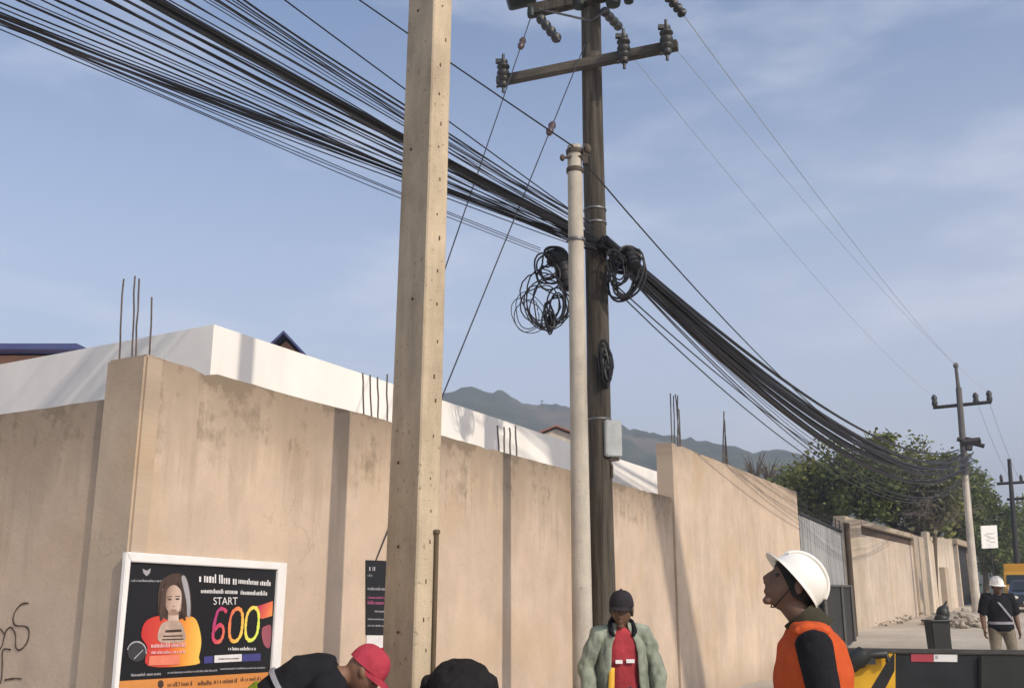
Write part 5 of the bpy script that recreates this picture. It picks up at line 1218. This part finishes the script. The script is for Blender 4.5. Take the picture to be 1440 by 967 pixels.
# 5 man walking far off
fl = atY(1402, 830, 17.6); loc = Vector((fl.x, 17.6, 0))
p5 = Person(loc, R(180 - 6), 1.83, 'man in white helmet and black uniform with diagonal strap standing beyond the truck', hp=-.1, hy=.1,
            elL=(-.255, -.04, 1.14), wrL=(-.26, .03, .90), elR=(.255, -.04, 1.14), wrR=(.27, .03, .90), knL=(-.13, .06, .50), anL=(-.15, -.02, .09), knR=(.13, .02, .50), anR=(.15, -.08, .09), hipL=(-.10, 0, .90), hipR=(.10, 0, .90))
p5.body('dark', .011); p5.hair(); p5.helmet(M_white_h, .0); p5.shirt(M_blkcloth, .035, sleeve=.3); p5.trousers(cloth('tan_trousers', (.22, .19, .14))); p5.shoes(M_boot)
mb = MB(); j = p5.j; mb.tube([j['shR'] + Vector((-.08, .05, .06)), j['chest'] + Vector((.02, .165, 0)), j['waist'] + Vector((-.15, .12, -.02))], [(.018, .006)] * 3, 8); p5.fin(mb, 'shoulder_strap', M_strip)
mb = MB(); mb.tube([j['waist'] + Vector((0, 0, -.09)), j['waist'] + Vector((0, 0, -.05))], [(.205, .165)] * 2, 20, ref=(1, 0, 0)); p5.fin(mb, 'belt', M_strip)

# ------------------------------------------------------------------ sky, sun, air
w = bpy.data.worlds.new('World'); scn.world = w; w.use_nodes = True; t = NT(w.node_tree); bg = w.node_tree.nodes['Background']
sky = t.n('ShaderNodeTexSky', sky_type='NISHITA'); sky.sun_disc = False; sky.sun_elevation = SUN_EL; sky.sun_rotation = math.atan2(sh.x, sh.y); sky.air_density = 1.0; sky.dust_density = 2.2; sky.ozone_density = 2.0
gen = t.n('ShaderNodeTexCoord').outputs['Generated']
mp = t.n('ShaderNodeMapping', {'Vector': gen, 'Scale': (1.6, 1.6, 5.5), 'Location': (.3, 0, .2)}).outputs[0]
cl1 = t.ramp(t.noise(mp, 2.1, 5, .55), .46, .74)
hz = t.ramp(t.n('ShaderNodeSeparateXYZ', {0: gen}).outputs['Z'], .62, .02)
c = t.mix(.0, sky.outputs[0], (0, 0, 0))
c = t.mix(t.math('MULTIPLY', cl1, .34), t.mix(1, sky.outputs[0], (1.0, .985, 1.02), 'MULTIPLY'), (6.5, 6.3, 6.7))
c = t.mix(1, c, (.965, 1.005, 1.0), 'MULTIPLY'); c = t.mix(t.math('MULTIPLY', hz, .48), c, (6.0, 5.85, 6.2))
t.nt.links.new(c, bg.inputs['Color']); bg.inputs['Strength'].default_value = .15
sl = bpy.data.lights.new('sun', 'SUN'); sl.energy = 3.2; sl.angle = R(1.2); sl.color = (1, .88, .74); so_ = bpy.data.objects.new('sun', sl); COL.objects.link(so_)
so_.rotation_euler = sdir.to_track_quat('Z', 'Y').to_euler(); so_.location = (20, -10, 30)
mb = MB(); mb.hexa([(-900, -300, -1.5), (900, -300, -1.5), (900, 1000, -1.5), (-900, 1000, -1.5)], [(-900, -300, 125), (900, -300, 125), (900, 1000, 125), (-900, 1000, 125)])
m = bpy.data.materials.new('haze_air'); m.use_nodes = True; nt0 = m.node_tree; nt0.nodes.remove(nt0.nodes['Principled BSDF'])
pv = nt0.nodes.new('ShaderNodeVolumePrincipled'); pv.inputs['Color'].default_value = (.78, .85, 1.0, 1); pv.inputs['Density'].default_value = .0014; pv.inputs['Anisotropy'].default_value = .2
nt0.links.new(pv.outputs[0], nt0.nodes['Material Output'].inputs['Volume'])
HAZE = True
if HAZE: tag(mb.build('haze', m, loc=(0, 0, -1.5)), kind='stuff')

vs_ = scn.view_settings; vs_.view_transform = 'Standard'; vs_.look = 'None'; vs_.gamma = 1; vs_.exposure = .27; vs_.use_curve_mapping = False
scn.cycles.use_denoising = True; scn.cycles.volume_bounces = 0; scn.cycles.max_bounces = 6; scn.cycles.use_adaptive_sampling = True
for o in bpy.data.objects:
    if '_o' in o: del o['_o']
